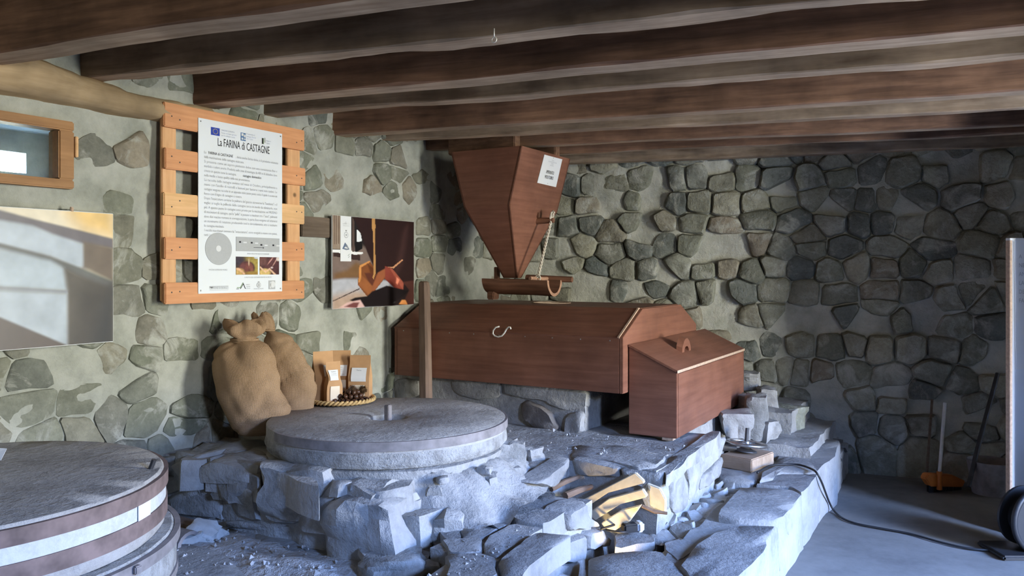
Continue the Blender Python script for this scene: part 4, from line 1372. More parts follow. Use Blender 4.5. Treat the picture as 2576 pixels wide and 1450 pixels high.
# shoe (trough) under the spout
t0, t1 = W(-2.70, 4.30, 1.268), W(-2.235, 4.30, 1.258)
tro = thing('feed_trough', (t0 + t1) / 2 - Z * .07, 'half-round log trough slung beneath the hopper spout', 'trough')
rg = []
nn_ = 14
for i in range(9):
    p = t0.lerp(t1, i / 8)
    ro, ri = .098, .076
    ring = []
    for k in range(nn_ + 1):
        a = math.pi + math.pi * k / nn_
        ring.append(p + V * (ro * math.cos(a)) + Z * (ro * math.sin(a) + .03) * (1 + .05 * noise.noise(Vector((i * .5, a, 0)))))
    for k in range(nn_, -1, -1):
        a = math.pi + math.pi * k / nn_
        ring.append(p + V * (ri * math.cos(a)) + Z * (ri * 1.05 * math.sin(a) + .03))
    rg.append(ring)
mbt = MB().rings(rg, caps=False)
n = len(rg[0])
for base_i in (0, 8 * n):
    for k in range(nn_):
        mbt.f.append((base_i + k, base_i + k + 1, base_i + n - 2 - k, base_i + n - 1 - k)); mbt.m.append(1)
make('half_log', mbt, [m_trough, m_cut], tro, smooth=40)
make('end_block', MB().uvbox(-2.71, -2.66, 4.24, 4.36, 1.225, 1.275), m_trough, tro, bevel=.004)
make('foot', MB().uvbox(-2.68, -2.63, 4.23, 4.30, 1.165, 1.215), m_trough, tro, bevel=.006)
make('side_cleat', MB().tube([W(-2.48, 4.385, 1.300), W(-2.17, 4.41, 1.292)], [.022, .018], 8), m_trough, tro, smooth=40)
cb = W(-2.33, 4.30, 1.298)
make('cross_bar', MB().tube([W(-2.36, 4.215, 1.300), W(-2.33, 4.385, 1.296)], .012, 8), m_cut, tro, smooth=40)
make('upright_end', MB().uvbox(-2.69, -2.66, 4.33, 4.36, 1.27, 1.37), m_trough, tro, bevel=.003)
# twisted rope from the peg to the cross bar
top = on_u(1378, 538, a1.dot(U) - .015); bot = W(-2.335, 4.27, 1.302)
top = Vector((a1.x, a1.y, a1.z)) - pe * .012 + Z * .02
rope = thing('rope', bot, 'twisted pale rope tied between the hopper peg and the trough', 'rope')
for ph in (0, math.pi):
    pts = []
    for i in range(140):
        t = i / 139
        p = top.lerp(bot, t)
        a = ph + t * 60
        pts.append(p + (Vector((1, 0, 0)) * math.cos(a) + Vector((0, 1, 0)) * math.sin(a)) * .0046)
    make('strand', MB().tube(pts, .0052, 6), m_rope, rope, smooth=True)
kn = MB()
for k in range(3):
    kn.torus(top + Z * (.000 + .007 * k) + pe * (.003 * k - .004), .017, .006, 16, 6, ax=(V, Z, pe))
kn.tube([top + Z * .018, top + Z * .042 + pe * .008, top + Z * .030 + pe * .018, top + Z * .012], .005, 6)
make('knot', kn, m_rope, rope, smooth=True)
make('loop', MB().torus(bot, .017, .005, 16, 6, ax=(U, Z, V)), m_rope, rope, smooth=True)
# small eye-hook under the second beam
hb = on_z(1243, 100, 2.06)
tag(make('ceiling_hook', MB().torus(hb, .008, .002, 14, 6, ax=(BDIR, Z, BNRM)).tube([hb + Z * .008, hb + Z * .035], .002, 6), m_zinc, smooth=True), 'tiny metal eye-hook hanging under the second ceiling beam', 'hook')

# ------------------------------------------------------------------ pallet rack on the left wall with the information panel
UP_ = UL + 0.082         # face of the slats
pv0, pv1 = on_u(414, 500, UP_).dot(V), on_u(768, 500, UP_).dot(V)
pz0, pz1 = on_u(414, 765, UP_).z, on_u(414, 256, UP_).z
pal = thing('pallet', W(UL + .1, (pv0 + pv1) / 2, pz0), 'upright orange pine pallet with six slats fixed to the stone wall', 'pallet')
def pv(px): return on_u(px, 500, UP_).dot(V)
SL = [(256, 316), (366, 428), (484, 540), (600, 652), (712, 765)]
# slat heights measured along the left edge of the pallet
SL = [((256, 318), m_pallet), ((371, 424), m_pallet), ((484, 541), m_pallet_pale), ((597, 652), m_pallet), ((712, 766), m_pallet)]
rng = random.Random(4)
for (ya, yb), m in SL:
    z1 = on_u(417, ya, UP_).z; z0 = on_u(417, yb, UP_).z
    d = rng.uniform(-.004, .004)
    mb = MB().uvbox(UP_ - .022, UP_, pv0 + d, pv1 + rng.uniform(-.004, .006), z0, z1)
    o = make('slat', mb, m, pal, bevel=.004)
    for vv in (pv0 + .035, pv0 + .075, pv1 - .06, pv1 - .025):
        make('nail', MB().lathe(W(UP_ + .0002, vv, (z0 + z1) / 2 + rng.uniform(-.02, .02)), [(.0035, 0), (.003, .001)], 8, ax=(V, Z, U)), m_iron_dark, o)
for a, b in ((pv0 + .004, pv(452)), (pv(731), pv(763)), ((pv0 + pv1) / 2 - .05, (pv0 + pv1) / 2 + .05)):
    make('upright', MB().uvbox(UP_ - .040, UP_ - .0225, a, b, pz0 + .01, pz1 - .012), m_pallet_v, pal, bevel=.003)
for a in (pv0 + .03, pv1 - .06):
    make('runner', MB().uvbox(UL + .012, UP_ - .0405, a, a + .022, pz0 + .004, pz1 - .006), m_pallet_v, pal, bevel=.003)
# information panel
UI = UP_ + .004
pan = [on_u(x, y, UI) for x, y in ((499, 740), (710, 733), (712, 339), (500, 294))]
iv0, iv1 = pan[0].dot(V), pan[1].dot(V)
iz0, iz1 = (pan[0].z + pan[1].z) / 2, (pan[2].z + pan[3].z) / 2
IW, IH = iv1 - iv0, iz1 - iz0
info = tag(make('information_panel', MB().uvbox(UP_ + .0005, UI, iv0, iv1, iz0, iz1), m_board, bevel=.001), 'white printed information panel about chestnut flour, fixed on the pallet', 'sign')
def ip(x, y, lift=.0012):         # x from the left, y from the top, 0..1
    return W(UI + lift, iv0 + x * IW, iz1 - y * IH)
def irect(name, x0, x1, y0, y1, m, lift=.0012, par=None):
    return make(name, MB().slab([ip(x0, y1, lift), ip(x1, y1, lift), ip(x1, y0, lift), ip(x0, y0, lift)], U * -.0008), m, par or info)
def fit(o, ex, width):
    w = max(v.co.dot(ex) for v in o.data.vertices) - min(v.co.dot(ex) for v in o.data.vertices)
    for v in o.data.vertices:
        a = v.co.dot(ex)
        v.co = v.co + ex * (a * width / w - a)
    return o
fit(text_obj('heading', 'La FARINA di CASTAGNE', ip(.52, .142), V, Z, .052, m_ink, info, 'CENTER', 1.0), V, IW * .62)
BODY = [('La ', 'FARINA di CASTAGNE', ', detta anche farina dolce, è il prodotto ottenuto'),
        'dalla macinazione delle castagne essiccate.', 'Si presenta come un sapore piuttosto dolce con una consistenza fine e',
        'morbida e colore avorio. Prodotta nelle zone di montagna da 400 m di altitudine dove', 'cresce in queste zone la castagna,',
        'nella media e bassa qualità della sua provenienza.', 'La raccolta delle castagne avviene nel mese di Ottobre, principalmente a',
        'mano con l\'ausilio di rastrelli e bastoni per battere i rami non caduti. Le', 'castagne vengono raccolte in un apposito essiccatoio posto sotto il quale è acceso un',
        'fuoco con il legno di castagno o rovere.', 'Dopo l\'essiccatura avviene la pulitura del guscio attraverso la "battitura" e il',
        'vaglio: si toglie la pellicola della castagna secca in modo da eliminarle, non', 'più. A questo punto le castagne sono pronte per la macinazione nel MULINO',
        'di macinatori di castagne, qui la "palle" si passano a macinare tra i "sassi", palmenti', 'dove due macine ruotano in sovrapposizione, la parte fissa vengono ad ottenersi',
        'un movimento di rotazione producendo così lo sbriciolamento, atto a restituire', 'la castagna macinata.', 'I vecchi macchinari avevano la "setacciatura", sono eseguiti a mano con panni,',
        'tutti i soggetti.']
y0_, dy_ = .198, .0262
for i, row in enumerate(BODY):
    y = y0_ + dy_ * i
    if isinstance(row, tuple):
        text_obj('body_text', row[0], ip(.06, y), V * .80, Z, .0165, m_ink_grey, info)
        text_obj('body_text', row[1], ip(.105, y), V * .80, Z, .0175, m_ink, info)
        text_obj('body_text', row[2], ip(.415, y), V * .80, Z, .0165, m_ink_grey, info)
    else:
        t = text_obj('body_text', row, ip(.06, y), V, Z, .0165, m_ink_grey, info)
        w = max(v.co.dot(V) for v in t.data.vertices)
        k = (IW * (.93 - .06) / w) if len(row) > 60 else .80
        for v in t.data.vertices:
            a = v.co.dot(V)
            v.co = v.co + V * (a * k - a)
t = text_obj('body_text', 'castagno domestico', ip(.50, y0_ + dy_ * 4.05), V * .80, Z, .0175, m_ink, info)
# emblems along the top
irect('flag_emblem', .135, .232, .040, .085, m_blue)
for k in range(12):
    a = 2 * math.pi * k / 12
    cx, cy = .1835 + .026 * math.cos(a), .0625 + .0145 * math.sin(a)
    pts = []
    for q in range(10):
        r = (.0052 if q % 2 == 0 else .0021) * IW * 1.0
        b = math.pi / 2 + q * math.pi / 5
        pts.append(ip(cx, cy, .0022) + V * (r * math.cos(b)) + Z * (r * math.sin(b)))
    make('star', MB().slab(pts, U * -.0006), m_yellow, info)
for i, s in enumerate(('UNIONE EUROPEA', 'Fondo europeo agricolo', 'per lo sviluppo rurale')):
    text_obj('emblem_text', s, ip(.25, .052 + .015 * i), V * .85, Z, .0105, m_ink_pale, info)
irect('emblem_block', .475, .535, .040, .088, m_blue2)
for (a, b, c, d) in ((.482, .506, .044, .060), (.512, .530, .050, .066), (.484, .500, .070, .082), (.508, .533, .074, .080)):
    irect('emblem_patch', a, b, c, d, m_pale_print, .0022)
for i, s in enumerate(('Programma di', 'Sviluppo Rurale', '2014 2020')):
    text_obj('emblem_text', s, ip(.545, .046 + .015 * i), V * .85, Z, .0105, m_ink_pale, info)
irect('emblem_bar', .735, .752, .050, .086, m_ink); irect('emblem_bar', .752, .760, .050, .086, m_green); irect('emblem_bar', .766, .780, .046, .076, m_ink_grey)
for i, s in enumerate(('Regione', 'Liguria')):
    text_obj('emblem_text', s, ip(.79, .066 + .015 * i), V * .85, Z, .0105, m_ink_pale, info)
# millstone drawing, strip and two photographs
def idisc(name, cx, cy, r, m, lift):
    c = ip(cx, cy, lift)
    return make(name, MB().lathe(c - U * .0008, [(r, 0), (r, .0008)], 48, ax=(V, Z, U)), m, info)
idisc('drawing_rim', .222, .742, .0735, m_ink_grey, .0010); idisc('millstone_drawing', .218, .740, .0725, m_grey_print, .0018); idisc('drawing_hole', .218, .740, .0140, m_pale_print, .0026)
text_obj('caption', 'MACINA SUPERIORE MOBILE', ip(.215, .868), V * .8, Z, .010, m_ink_grey, info, 'CENTER')
irect('strip_border', .418, .962, .666, .752, m_ink_grey, .0008); irect('strip_drawing', .421, .959, .668, .750, m_grey_print, .0016)
for x, y in ((.455, .692), (.595, .694), (.715, .705), (.868, .705)):
    irect('chip_drawing', x, x + .022, y, y + .010, m_ink, .0024)
    irect('chip_drawing', x + .05, x + .09, y + .003, y + .011, m_pale_print, .0024)
irect('arrow', .63, .745, .7265, .7290, m_ink, .0024)
make('arrow', MB().slab([ip(.745, .7225, .0024), ip(.745, .733, .0024), ip(.762, .728, .0024)], U * -.0006), m_ink, info)
text_obj('caption', 'SENSO DELLA MACINA E LO SFARINARE', ip(.69, .770), V * .8, Z, .0095, m_ink_grey, info, 'CENTER')
text_obj('caption', 'IL FRUTTO DEL CASTAGNO DENTRO AL RICCIO', ip(.69, .9135), V * .8, Z, .0095, m_ink_grey, info, 'CENTER')

def lin(c):
    return np.array(srgb(*c)[:3])
def smooth(a, b, x):
    t = np.clip((x - a) / (b - a), 0, 1)
    return t * t * (3 - 2 * t)
class Paint:
    """colours of a flat print, one per grid point; a runs right, b runs down, both 0..1"""
    def __init__(s, nx, ny, base):
        s.a, s.b = np.meshgrid(np.linspace(0, 1, nx + 1), np.linspace(0, 1, ny + 1))
        s.c = np.zeros(s.a.shape + (3,)) + lin(base)
        s.nx, s.ny = nx, ny
    def put(s, mask, col):
        col = np.array(col) if isinstance(col, np.ndarray) else lin(col)
        s.c = s.c * (1 - mask[..., None]) + col * mask[..., None]
        return s
    def poly(s, pts, col, soft=0.0):
        x, y = s.a, s.b
        r = np.zeros(x.shape, bool)
        dist = np.full(x.shape, 9.0)
        for i in range(len(pts)):
            x0, y0 = pts[i]; x1, y1 = pts[i - 1]
            if y0 != y1:
                r ^= ((y0 > y) != (y1 > y)) & (x < (x1 - x0) * (y - y0) / (y1 - y0) + x0)
            if soft:
                dx, dy = x1 - x0, y1 - y0
                t = np.clip(((x - x0) * dx + (y - y0) * dy) / max(dx * dx + dy * dy, 1e-9), 0, 1)
                dist = np.minimum(dist, np.hypot(x - x0 - t * dx, y - y0 - t * dy))
        if soft:
            sd = np.where(r, dist, -dist)
            return s.put(smooth(-soft, soft, sd), col)
        return s.put(r.astype(float), col)
    def ell(s, cx, cy, rx, ry, col, soft=0.2, rot=0.0):
        dx, dy = s.a - cx, s.b - cy
        u = dx * math.cos(rot) + dy * math.sin(rot); v = -dx * math.sin(rot) + dy * math.cos(rot)
        d = np.hypot(u / rx, v / ry)
        return s.put(1 - smooth(1 - soft, 1 + soft, d), col)
    def speckle(s, amt, sc=30, seed=0):
        for i in range(s.c.shape[0]):
            for j in range(s.c.shape[1]):
                s.c[i, j] *= 1 + amt * noise.fractal(Vector((s.a[i, j] * sc, s.b[i, j] * sc, seed)), 1.0, 2.0, 3)
        return s
    def build(s, name, tl, tr, bl, lift_n, parent):
        ex, ey = tr - tl, bl - tl
        vs = [tl + ex * float(a) + ey * float(b) + lift_n for a, b in zip(s.a.ravel(), s.b.ravel())]
        w = s.nx + 1
        fs = [(j * w + i, (j + 1) * w + i, (j + 1) * w + i + 1, j * w + i + 1) for j in range(s.ny) for i in range(s.nx)]
        o = make(name, MB().add(vs, fs), m_print, parent, fix=False)
        at_ = o.data.color_attributes.new('print', 'FLOAT_COLOR', 'POINT')
        buf = np.ones((len(vs), 4), np.float32)
        buf[:, :3] = np.clip(s.c.reshape(-1, 3), 0, 1)
        at_.data.foreach_set('color', buf.ravel())
        return o

p = Paint(60, 64, (70, 50, 40))
p.ell(.75, .2, .5, .3, (150, 130, 70), .5); p.ell(.9, .55, .25, .5, (160, 140, 70), .5); p.ell(.15, .2, .3, .3, (60, 50, 60), .6); p.ell(.95, .03, .12, .08, (190, 195, 205), .4)
p.ell(.50, .62, .36, .38, (80, 45, 45), .15); p.ell(.28, .60, .12, .26, (110, 62, 62), .4, .2); p.ell(.50, .62, .10, .28, (118, 66, 60), .4); p.ell(.68, .60, .10, .26, (128, 76, 64), .4, -.2)
p.ell(.58, .30, .03, .2, (190, 160, 130), .5); p.ell(.15, .85, .22, .2, (190, 155, 95), .4); p.ell(.75, .93, .35, .12, (150, 120, 60), .4); p.poly([(0, .62), (.12, .62), (.35, .85), (.42, .97), (.36, 1), (.2, .82), (0, .70)], (215, 170, 135), .03)
p.speckle(.25, 9, 3)
p.build('photograph', ip(.418, .785), ip(.682, .785), ip(.418, .893), U * .0006, info)
p = Paint(60, 64, (70, 40, 42))
p.ell(.55, .35, .22, .42, (92, 55, 56), .3, .5); p.ell(.85, .4, .2, .5, (80, 46, 50), .3, .4); p.ell(.55, .2, .03, .25, (190, 140, 130), .5, .6); p.ell(.8, .25, .03, .3, (185, 140, 130), .5, .5); p.ell(.95, .1, .1, .12, (215, 200, 190), .4)
p.ell(.15, .2, .22, .3, (105, 70, 66), .4); p.ell(.25, .88, .30, .22, (205, 175, 110), .3); p.poly([(0, .5), (.3, .8), (.5, .62), (.85, 1), (.72, 1), (.5, .74), (.3, .9), (0, .62)], (220, 180, 150), .03); p.ell(.62, .60, .06, .05, (210, 190, 190), .6)
p.speckle(.25, 9, 5)
p.build('photograph', ip(.706, .785), ip(.955, .785), ip(.706, .893), U * .0006, info)
# marks along the foot
irect('foot_mark', .12, .33, .958, .962, m_ink_grey); text_obj('foot_text', 'COMUNE DI BORGO', ip(.225, .975), V * .8, Z, .014, m_ink_grey, info, 'CENTER'); irect('foot_mark', .12, .33, .980, .982, m_ink_grey)
make('foot_mark', MB().slab([ip(.115, .963), ip(.16, .963), ip(.145, .969)], U * -.0006), m_ink, info)
for pts, m in (([(.43, .968), (.47, .968), (.50, .940), (.508, .940), (.475, .972), (.43, .972)], m_green), ([(.465, .978), (.475, .978), (.508, .943), (.535, .978), (.527, .978), (.507, .952)], m_ink), ([(.425, .976), (.455, .976), (.452, .979), (.422, .979)], m_ink)):
    make('foot_mark', MB().slab([ip(x, y) for x, y in pts], U * -.0006), m, info)
for i in range(3):
    text_obj('foot_text', ('PARCO', 'regionale', 'dei monti')[i], ip(.54, .957 + .011 * i), V * .8, Z, .008, m_ink_grey, info)
idisc('crest', .695, .957, .013, m_ink_grey, .0012); idisc('crest', .695, .957, .010, m_pale_print, .0020); irect('crest', .688, .702, .948, .966, m_ink_grey, .0028)
irect('crest', .685, .705, .934, .940, m_ink_grey); text_obj('foot_text', 'MUSEO DEL MULINO', ip(.695, .983), V * .8, Z, .008, m_ink_grey, info, 'CENTER')
irect('foot_mark', .82, .905, .930, .985, m_grey_print); idisc('foot_mark', .872, .955, .016, m_pale_print, .0020); irect('foot_mark', .835, .85, .94, .98, m_pale_print, .002)
for x, y in ((.025, .018), (.975, .018), (.025, .982), (.975, .982)):
    make('screw', MB().lathe(ip(x, y, .0), [(.004, 0), (.0035, .0015)], 10, ax=(V, Z, U)), m_steel, info)

# ------------------------------------------------------------------ large photograph print at the far left
UQ = UL + .06
q1 = on_u(285, 538, UQ); q2 = on_u(285, 860, UQ)
qv1, qz1, qz0 = q1.dot(V), q1.z, q2.z
qv0 = on_u(-70, 600, UQ).dot(V)
pr = tag(make('photo_panel', MB().uvbox(UQ - .012, UQ, qv0, qv1, qz0, qz1), m_paper, bevel=.001), 'large photograph of stacked white-banded stones hung on the wall below the window', 'picture')
p = Paint(150, 150, (120, 115, 112))
# picture fractions measured on the visible part; map to the whole sheet
va = on_u(0, 600, UQ).dot(V)
f0 = (va - qv0) / (qv1 - qv0)
def mx(pts):     # zoom of the print: x 0..917 over the visible width, y 215..1395 at the left to 275..1325 at the right
    r = []
    for x, y in pts:
        k = x / 917
        top, bot = 215 + 62 * k, 1395 - 72 * k
        r.append((f0 + (1 - f0) * k, (y - top) / (bot - top)))
    return r
p.put(smooth(.3, 1.0, p.a), (168, 160, 140))
p.poly(mx([(-300, 100), (917, 100), (917, 480), (640, 420), (250, 320), (0, 245), (-300, 160)]), (225, 213, 190), .02)
p.poly(mx([(400, 100), (930, 100), (930, 470), (660, 420), (560, 330)]), (228, 190, 122), .10)
p.poly(mx([(-300, 150), (0, 245), (250, 318), (650, 415), (917, 480), (917, 560), (640, 520), (380, 440), (240, 370), (0, 330), (-300, 240)]), (104, 98, 104), .012)
p.poly(mx([(-300, 240), (0, 325), (240, 370), (400, 440), (650, 520), (680, 715), (600, 715), (380, 620), (0, 520), (-300, 430)]), (176, 186, 198), .02)
p.poly(mx([(655, 500), (917, 555), (917, 830), (700, 730), (650, 720)]), (108, 94, 82), .02)
p.poly(mx([(-300, 430), (0, 515), (380, 625), (620, 715), (917, 830), (917, 960), (500, 730), (420, 690), (0, 560), (-300, 480)]), (92, 93, 92), .015)
p.poly(mx([(-300, 490), (0, 560), (380, 660), (490, 720), (520, 905), (0, 870), (-300, 850)]), (172, 184, 196), .025)
p.poly(mx([(490, 715), (917, 900), (917, 1400), (515, 1400), (515, 900)]), (78, 71, 64), .03)
p.poly(mx([(-300, 855), (0, 870), (520, 905), (520, 930), (0, 905), (-300, 890)]), (132, 136, 142), .008)
p.poly(mx([(-300, 890), (0, 905), (515, 932), (520, 1360), (480, 1350), (0, 1130), (-300, 1000)]), (168, 178, 190), .02)
p.poly(mx([(-300, 1000), (0, 1125), (510, 1355), (500, 1430), (-300, 1430)]), (78, 66, 62), .012)
p.poly(mx([(620, 900), (930, 840), (930, 1430), (540, 1430)]), (58, 52, 48), .10)
p.poly(mx([(830, 1000), (930, 900), (930, 1430), (700, 1430)]), (46, 46, 48), .10)
p.speckle(.16, 7, 1)
p.build('photograph', W(UQ + .001, qv0 + .002, qz1 - .002), W(UQ + .001, qv1 - .002, qz1 - .002), W(UQ + .001, qv0 + .002, qz0 + .002), U * 0, pr)
cl = on_u(182, 528, UQ)
make('hanging_clip', MB().box(W(UQ - .004, cl.dot(V), qz1 + .006), (.01, .012, .02), (U, V, Z)), m_edge, pr, bevel=.002)

# ------------------------------------------------------------------ smaller photograph print of the feed trough
UR_ = UL + .055
c = [on_u(x, y, UR_) for x, y in ((836, 539), (1041, 560), (1041, 768), (834, 777))]
sv0, sv1 = c[0].dot(V), c[1].dot(V)
sz1, sz0 = (c[0].z + c[1].z) / 2, (c[2].z + c[3].z) / 2
pr2 = tag(make('photo_panel', MB().uvbox(UR_ - .010, UR_, sv0, sv1, sz0, sz1), m_paper, bevel=.001), 'square photograph of a rope-hung feed trough on the wall right of the pallet', 'picture')
p = Paint(150, 160, (38, 26, 26))
def mq(pts):
    r = []
    for x, y in pts:
        k = (x - 172) / 990
        top, bot = 184 + 101 * k, 1336 - 40 * k
        r.append((k, (y - top) / (bot - top)))
    return r
p.poly(mq([(150, 150), (640, 150), (640, 900), (150, 1000)]), (34, 30, 30))
p.poly(mq([(150, 640), (500, 560), (560, 600), (640, 760), (640, 980), (150, 990)]), (122, 104, 96), .03)
p.poly(mq([(190, 900), (330, 860), (430, 760), (500, 800), (470, 960), (190, 970)]), (120, 88, 58), .03)
p.poly(mq([(150, 150), (255, 170), (255, 600), (150, 600)]), (150, 132, 116))
for x in (190, 210, 232):
    p.poly(mq([(x, 150), (x + 8, 150), (x + 8, 540), (x, 540)]), (90, 66, 52))
p.poly(mq([(150, 600), (400, 625), (440, 640), (510, 640), (515, 665), (400, 675), (150, 640)]), (232, 230, 228))
p.poly(mq([(185, 640), (480, 680), (480, 745), (380, 730), (185, 690)]), (58, 40, 38))
p.poly(mq([(385, 200), (415, 270), (415, 640), (385, 640)]), (88, 72, 66))
p.poly(mq([(438, 360), (485, 410), (500, 505), (438, 522)]), (228, 230, 232))
p.poly(mq([(420, 520), (500, 510), (505, 600), (440, 640), (420, 640)]), (20, 18, 18))
p.poly(mq([(150, 985), (300, 965), (640, 975), (900, 1010), (900, 1260), (150, 1400)]), (176, 176, 182), .02)
p.poly(mq([(150, 1180), (420, 1120), (640, 1130), (500, 1300), (150, 1400)]), (176, 150, 132), .06)
p.poly(mq([(390, 190), (640, 220), (1180, 280), (1180, 1010), (1010, 1020), (840, 960), (640, 830), (560, 640), (500, 450)]), (44, 26, 25), .008)
p.poly(mq([(1010, 420), (1080, 320), (1000, 820), (900, 960)]), (66, 42, 40), .05)
p.poly(mq([(450, 1040), (470, 810), (590, 750), (640, 830), (650, 1000), (790, 840), (800, 940), (640, 1140), (560, 1190)]), (124, 72, 40))
p.poly(mq([(530, 900), (650, 900), (700, 940), (650, 1080), (600, 1060)]), (92, 48, 36), .01)
p.poly(mq([(470, 810), (590, 750), (600, 765), (490, 830), (490, 1000), (460, 1020)]), (206, 140, 78))
p.poly(mq([(560, 780), (640, 850), (650, 940), (600, 900)]), (96, 52, 28), .01)
p.poly(mq([(500, 930), (560, 990), (640, 1080), (590, 1180), (460, 1050)]), (150, 90, 52), .01)
p.poly(mq([(690, 900), (800, 840), (795, 930), (640, 1130), (610, 1100)]), (152, 88, 56), .01)
p.poly(mq([(780, 820), (850, 840), (1020, 1030), (1015, 1150), (920, 1090), (780, 980)]), (136, 62, 50), .006)
p.poly(mq([(840, 850), (870, 850), (1022, 1030), (1015, 1120)]), (160, 84, 66), .008)
p.poly(mq([(780, 980), (850, 1000), (1010, 1150), (930, 1120)]), (120, 50, 38), .006)
p.poly(mq([(930, 960), (970, 990), (940, 1050), (920, 1030)]), (232, 140, 110), .01)
p.poly(mq([(800, 830), (880, 830), (1005, 740), (1015, 752), (890, 850)]), (206, 148, 108))
p.poly(mq([(770, 1110), (830, 1065), (900, 1110)]), (190, 140, 70))
p.poly(mq([(620, 1130), (800, 1060), (960, 1100), (1100, 1130), (980, 1220), (840, 1300), (530, 1320), (360, 1230), (420, 1200), (560, 1185)]), (24, 16, 18), .008)
p.poly(mq([(170, 1235), (450, 1095), (470, 1085), (470, 1100), (180, 1240)]), (50, 36, 36))
p.poly(mq([(240, 1320), (330, 1260), (480, 1230), (530, 1315), (400, 1340)]), (214, 176, 170), .01)
p.poly(mq([(300, 1310), (400, 1260), (470, 1260), (440, 1330)]), (112, 64, 62), .01)
p.poly(mq([(960, 1290), (1000, 1240), (1070, 1240), (1075, 1300)]), (224, 148, 84), .008)
p.poly(mq([(1010, 1020), (1180, 1000), (1180, 1300), (1080, 1300), (1040, 1230), (1100, 1120)]), (76, 42, 36), .01)
p.poly(mq([(622, 210), (655, 210), (662, 330), (655, 420), (665, 900), (640, 980), (625, 960), (640, 900), (632, 400), (615, 340)]), (186, 138, 84))
p.speckle(.12, 14, 2)
p.build('photograph', W(UR_ + .001, sv0 + .001, sz1 - .001), W(UR_ + .001, sv1 - .001, sz1 - .001), W(UR_ + .001, sv0 + .001, sz0 + .001), U * 0, pr2)
SWD, SHT = sv1 - sv0, sz1 - sz0
def sp(a, b, l=.0025): return W(UR_ + l, sv0 + a * SWD, sz1 - b * SHT)
make('logo_strip', MB().slab([sp(.085, .490), sp(.205, .490), sp(.205, .003), sp(.085, .003)], U * -.001), m_paper, pr2)
for a, b, hgt in ((.11, .09, .012), (.125, .09, .02), (.14, .09, .035), (.150, .09, .022), (.165, .09, .03), (.178, .09, .014)):
    make('logo_mark', MB().slab([sp(a, b), sp(a + .010, b), sp(a + .006, b - hgt)], U * -.0006), m_ink, pr2)
make('logo_mark', MB().slab([sp(.11, .108), sp(.185, .108), sp(.185, .105), sp(.11, .105)], U * -.0006), m_ink_grey, pr2)
for r, m, l in ((.017, m_ink_grey, .0026), (.0135, m_paper, .0032), (.006, m_ink_grey, .0038)):
    make('logo_mark', MB().lathe(sp(.148, .205, l) - U * .0006, [(r, 0), (r, .0006)], 24, ax=(V, Z, U)), m, pr2)
make('logo_mark', MB().slab([sp(.138, .152), sp(.158, .152), sp(.155, .165), sp(.141, .165)], U * -.0006), m_ink_grey, pr2)
make('logo_mark', MB().slab([sp(.105, .355), sp(.135, .285), (sp(.165, .32)), sp(.185, .36), sp(.15, .37)], U * -.0006), m_blue2, pr2)
make('logo_mark', MB().slab([sp(.125, .345, .0032), sp(.14, .33, .0032), sp(.168, .35, .0032), sp(.15, .352, .0032)], U * -.0006), m_paper, pr2)
for a, b in ((.165, .425), (.175, .415), (.178, .435), (.170, .445)):
    make('logo_mark', MB().slab([sp(a, b), sp(a + .016, b - .010), sp(a + .006, b + .006)], U * -.0006), m_green, pr2)

# ------------------------------------------------------------------ jute sacks
def loft(rings, n=40, seed=0, amp=.019, wr=.55, mi=0):
    """rings: (centre, half-width vector, half-depth vector)"""
    rg = []
    for i, (c, a, b) in enumerate(rings):
        ring = []
        for k in range(n):
            t = 2 * math.pi * k / n
            d = a * math.cos(t) + b * math.sin(t)
            p = c + d
            w = noise.fractal(p * 6 + Vector((seed, 0, 0)), 1.0, 2.0, 2) * amp + noise.noise(Vector((p.x * 15 + p.z * 9, p.z * 5, seed))) * amp * wr
            fo = abs(noise.noise(Vector((p.x * 7 - p.z * 8, p.y * 3 + p.z * 3, seed + 4))))
            w -= max(0, .16 - fo) / .16 * amp * .55
            ring.append(p + d.normalized() * w)
        rg.append(ring)
    return rg
def interp(rows, m):
    out = []
    for i in range(len(rows) - 1):
        p0 = rows[max(0, i - 1)]; p1 = rows[i]; p2 = rows[i + 1]; p3 = rows[min(len(rows) - 1, i + 2)]
        for k in range(m):
            t = k / m
            out.append(tuple(0.5 * (2 * b + (c - a) * t + (2 * a - 5 * b + 4 * c - d) * t * t + (-a + 3 * b - 3 * c + d) * t ** 3) for a, b, c, d in zip(p0, p1, p2, p3)))
    out.append(tuple(rows[-1]))
    return out
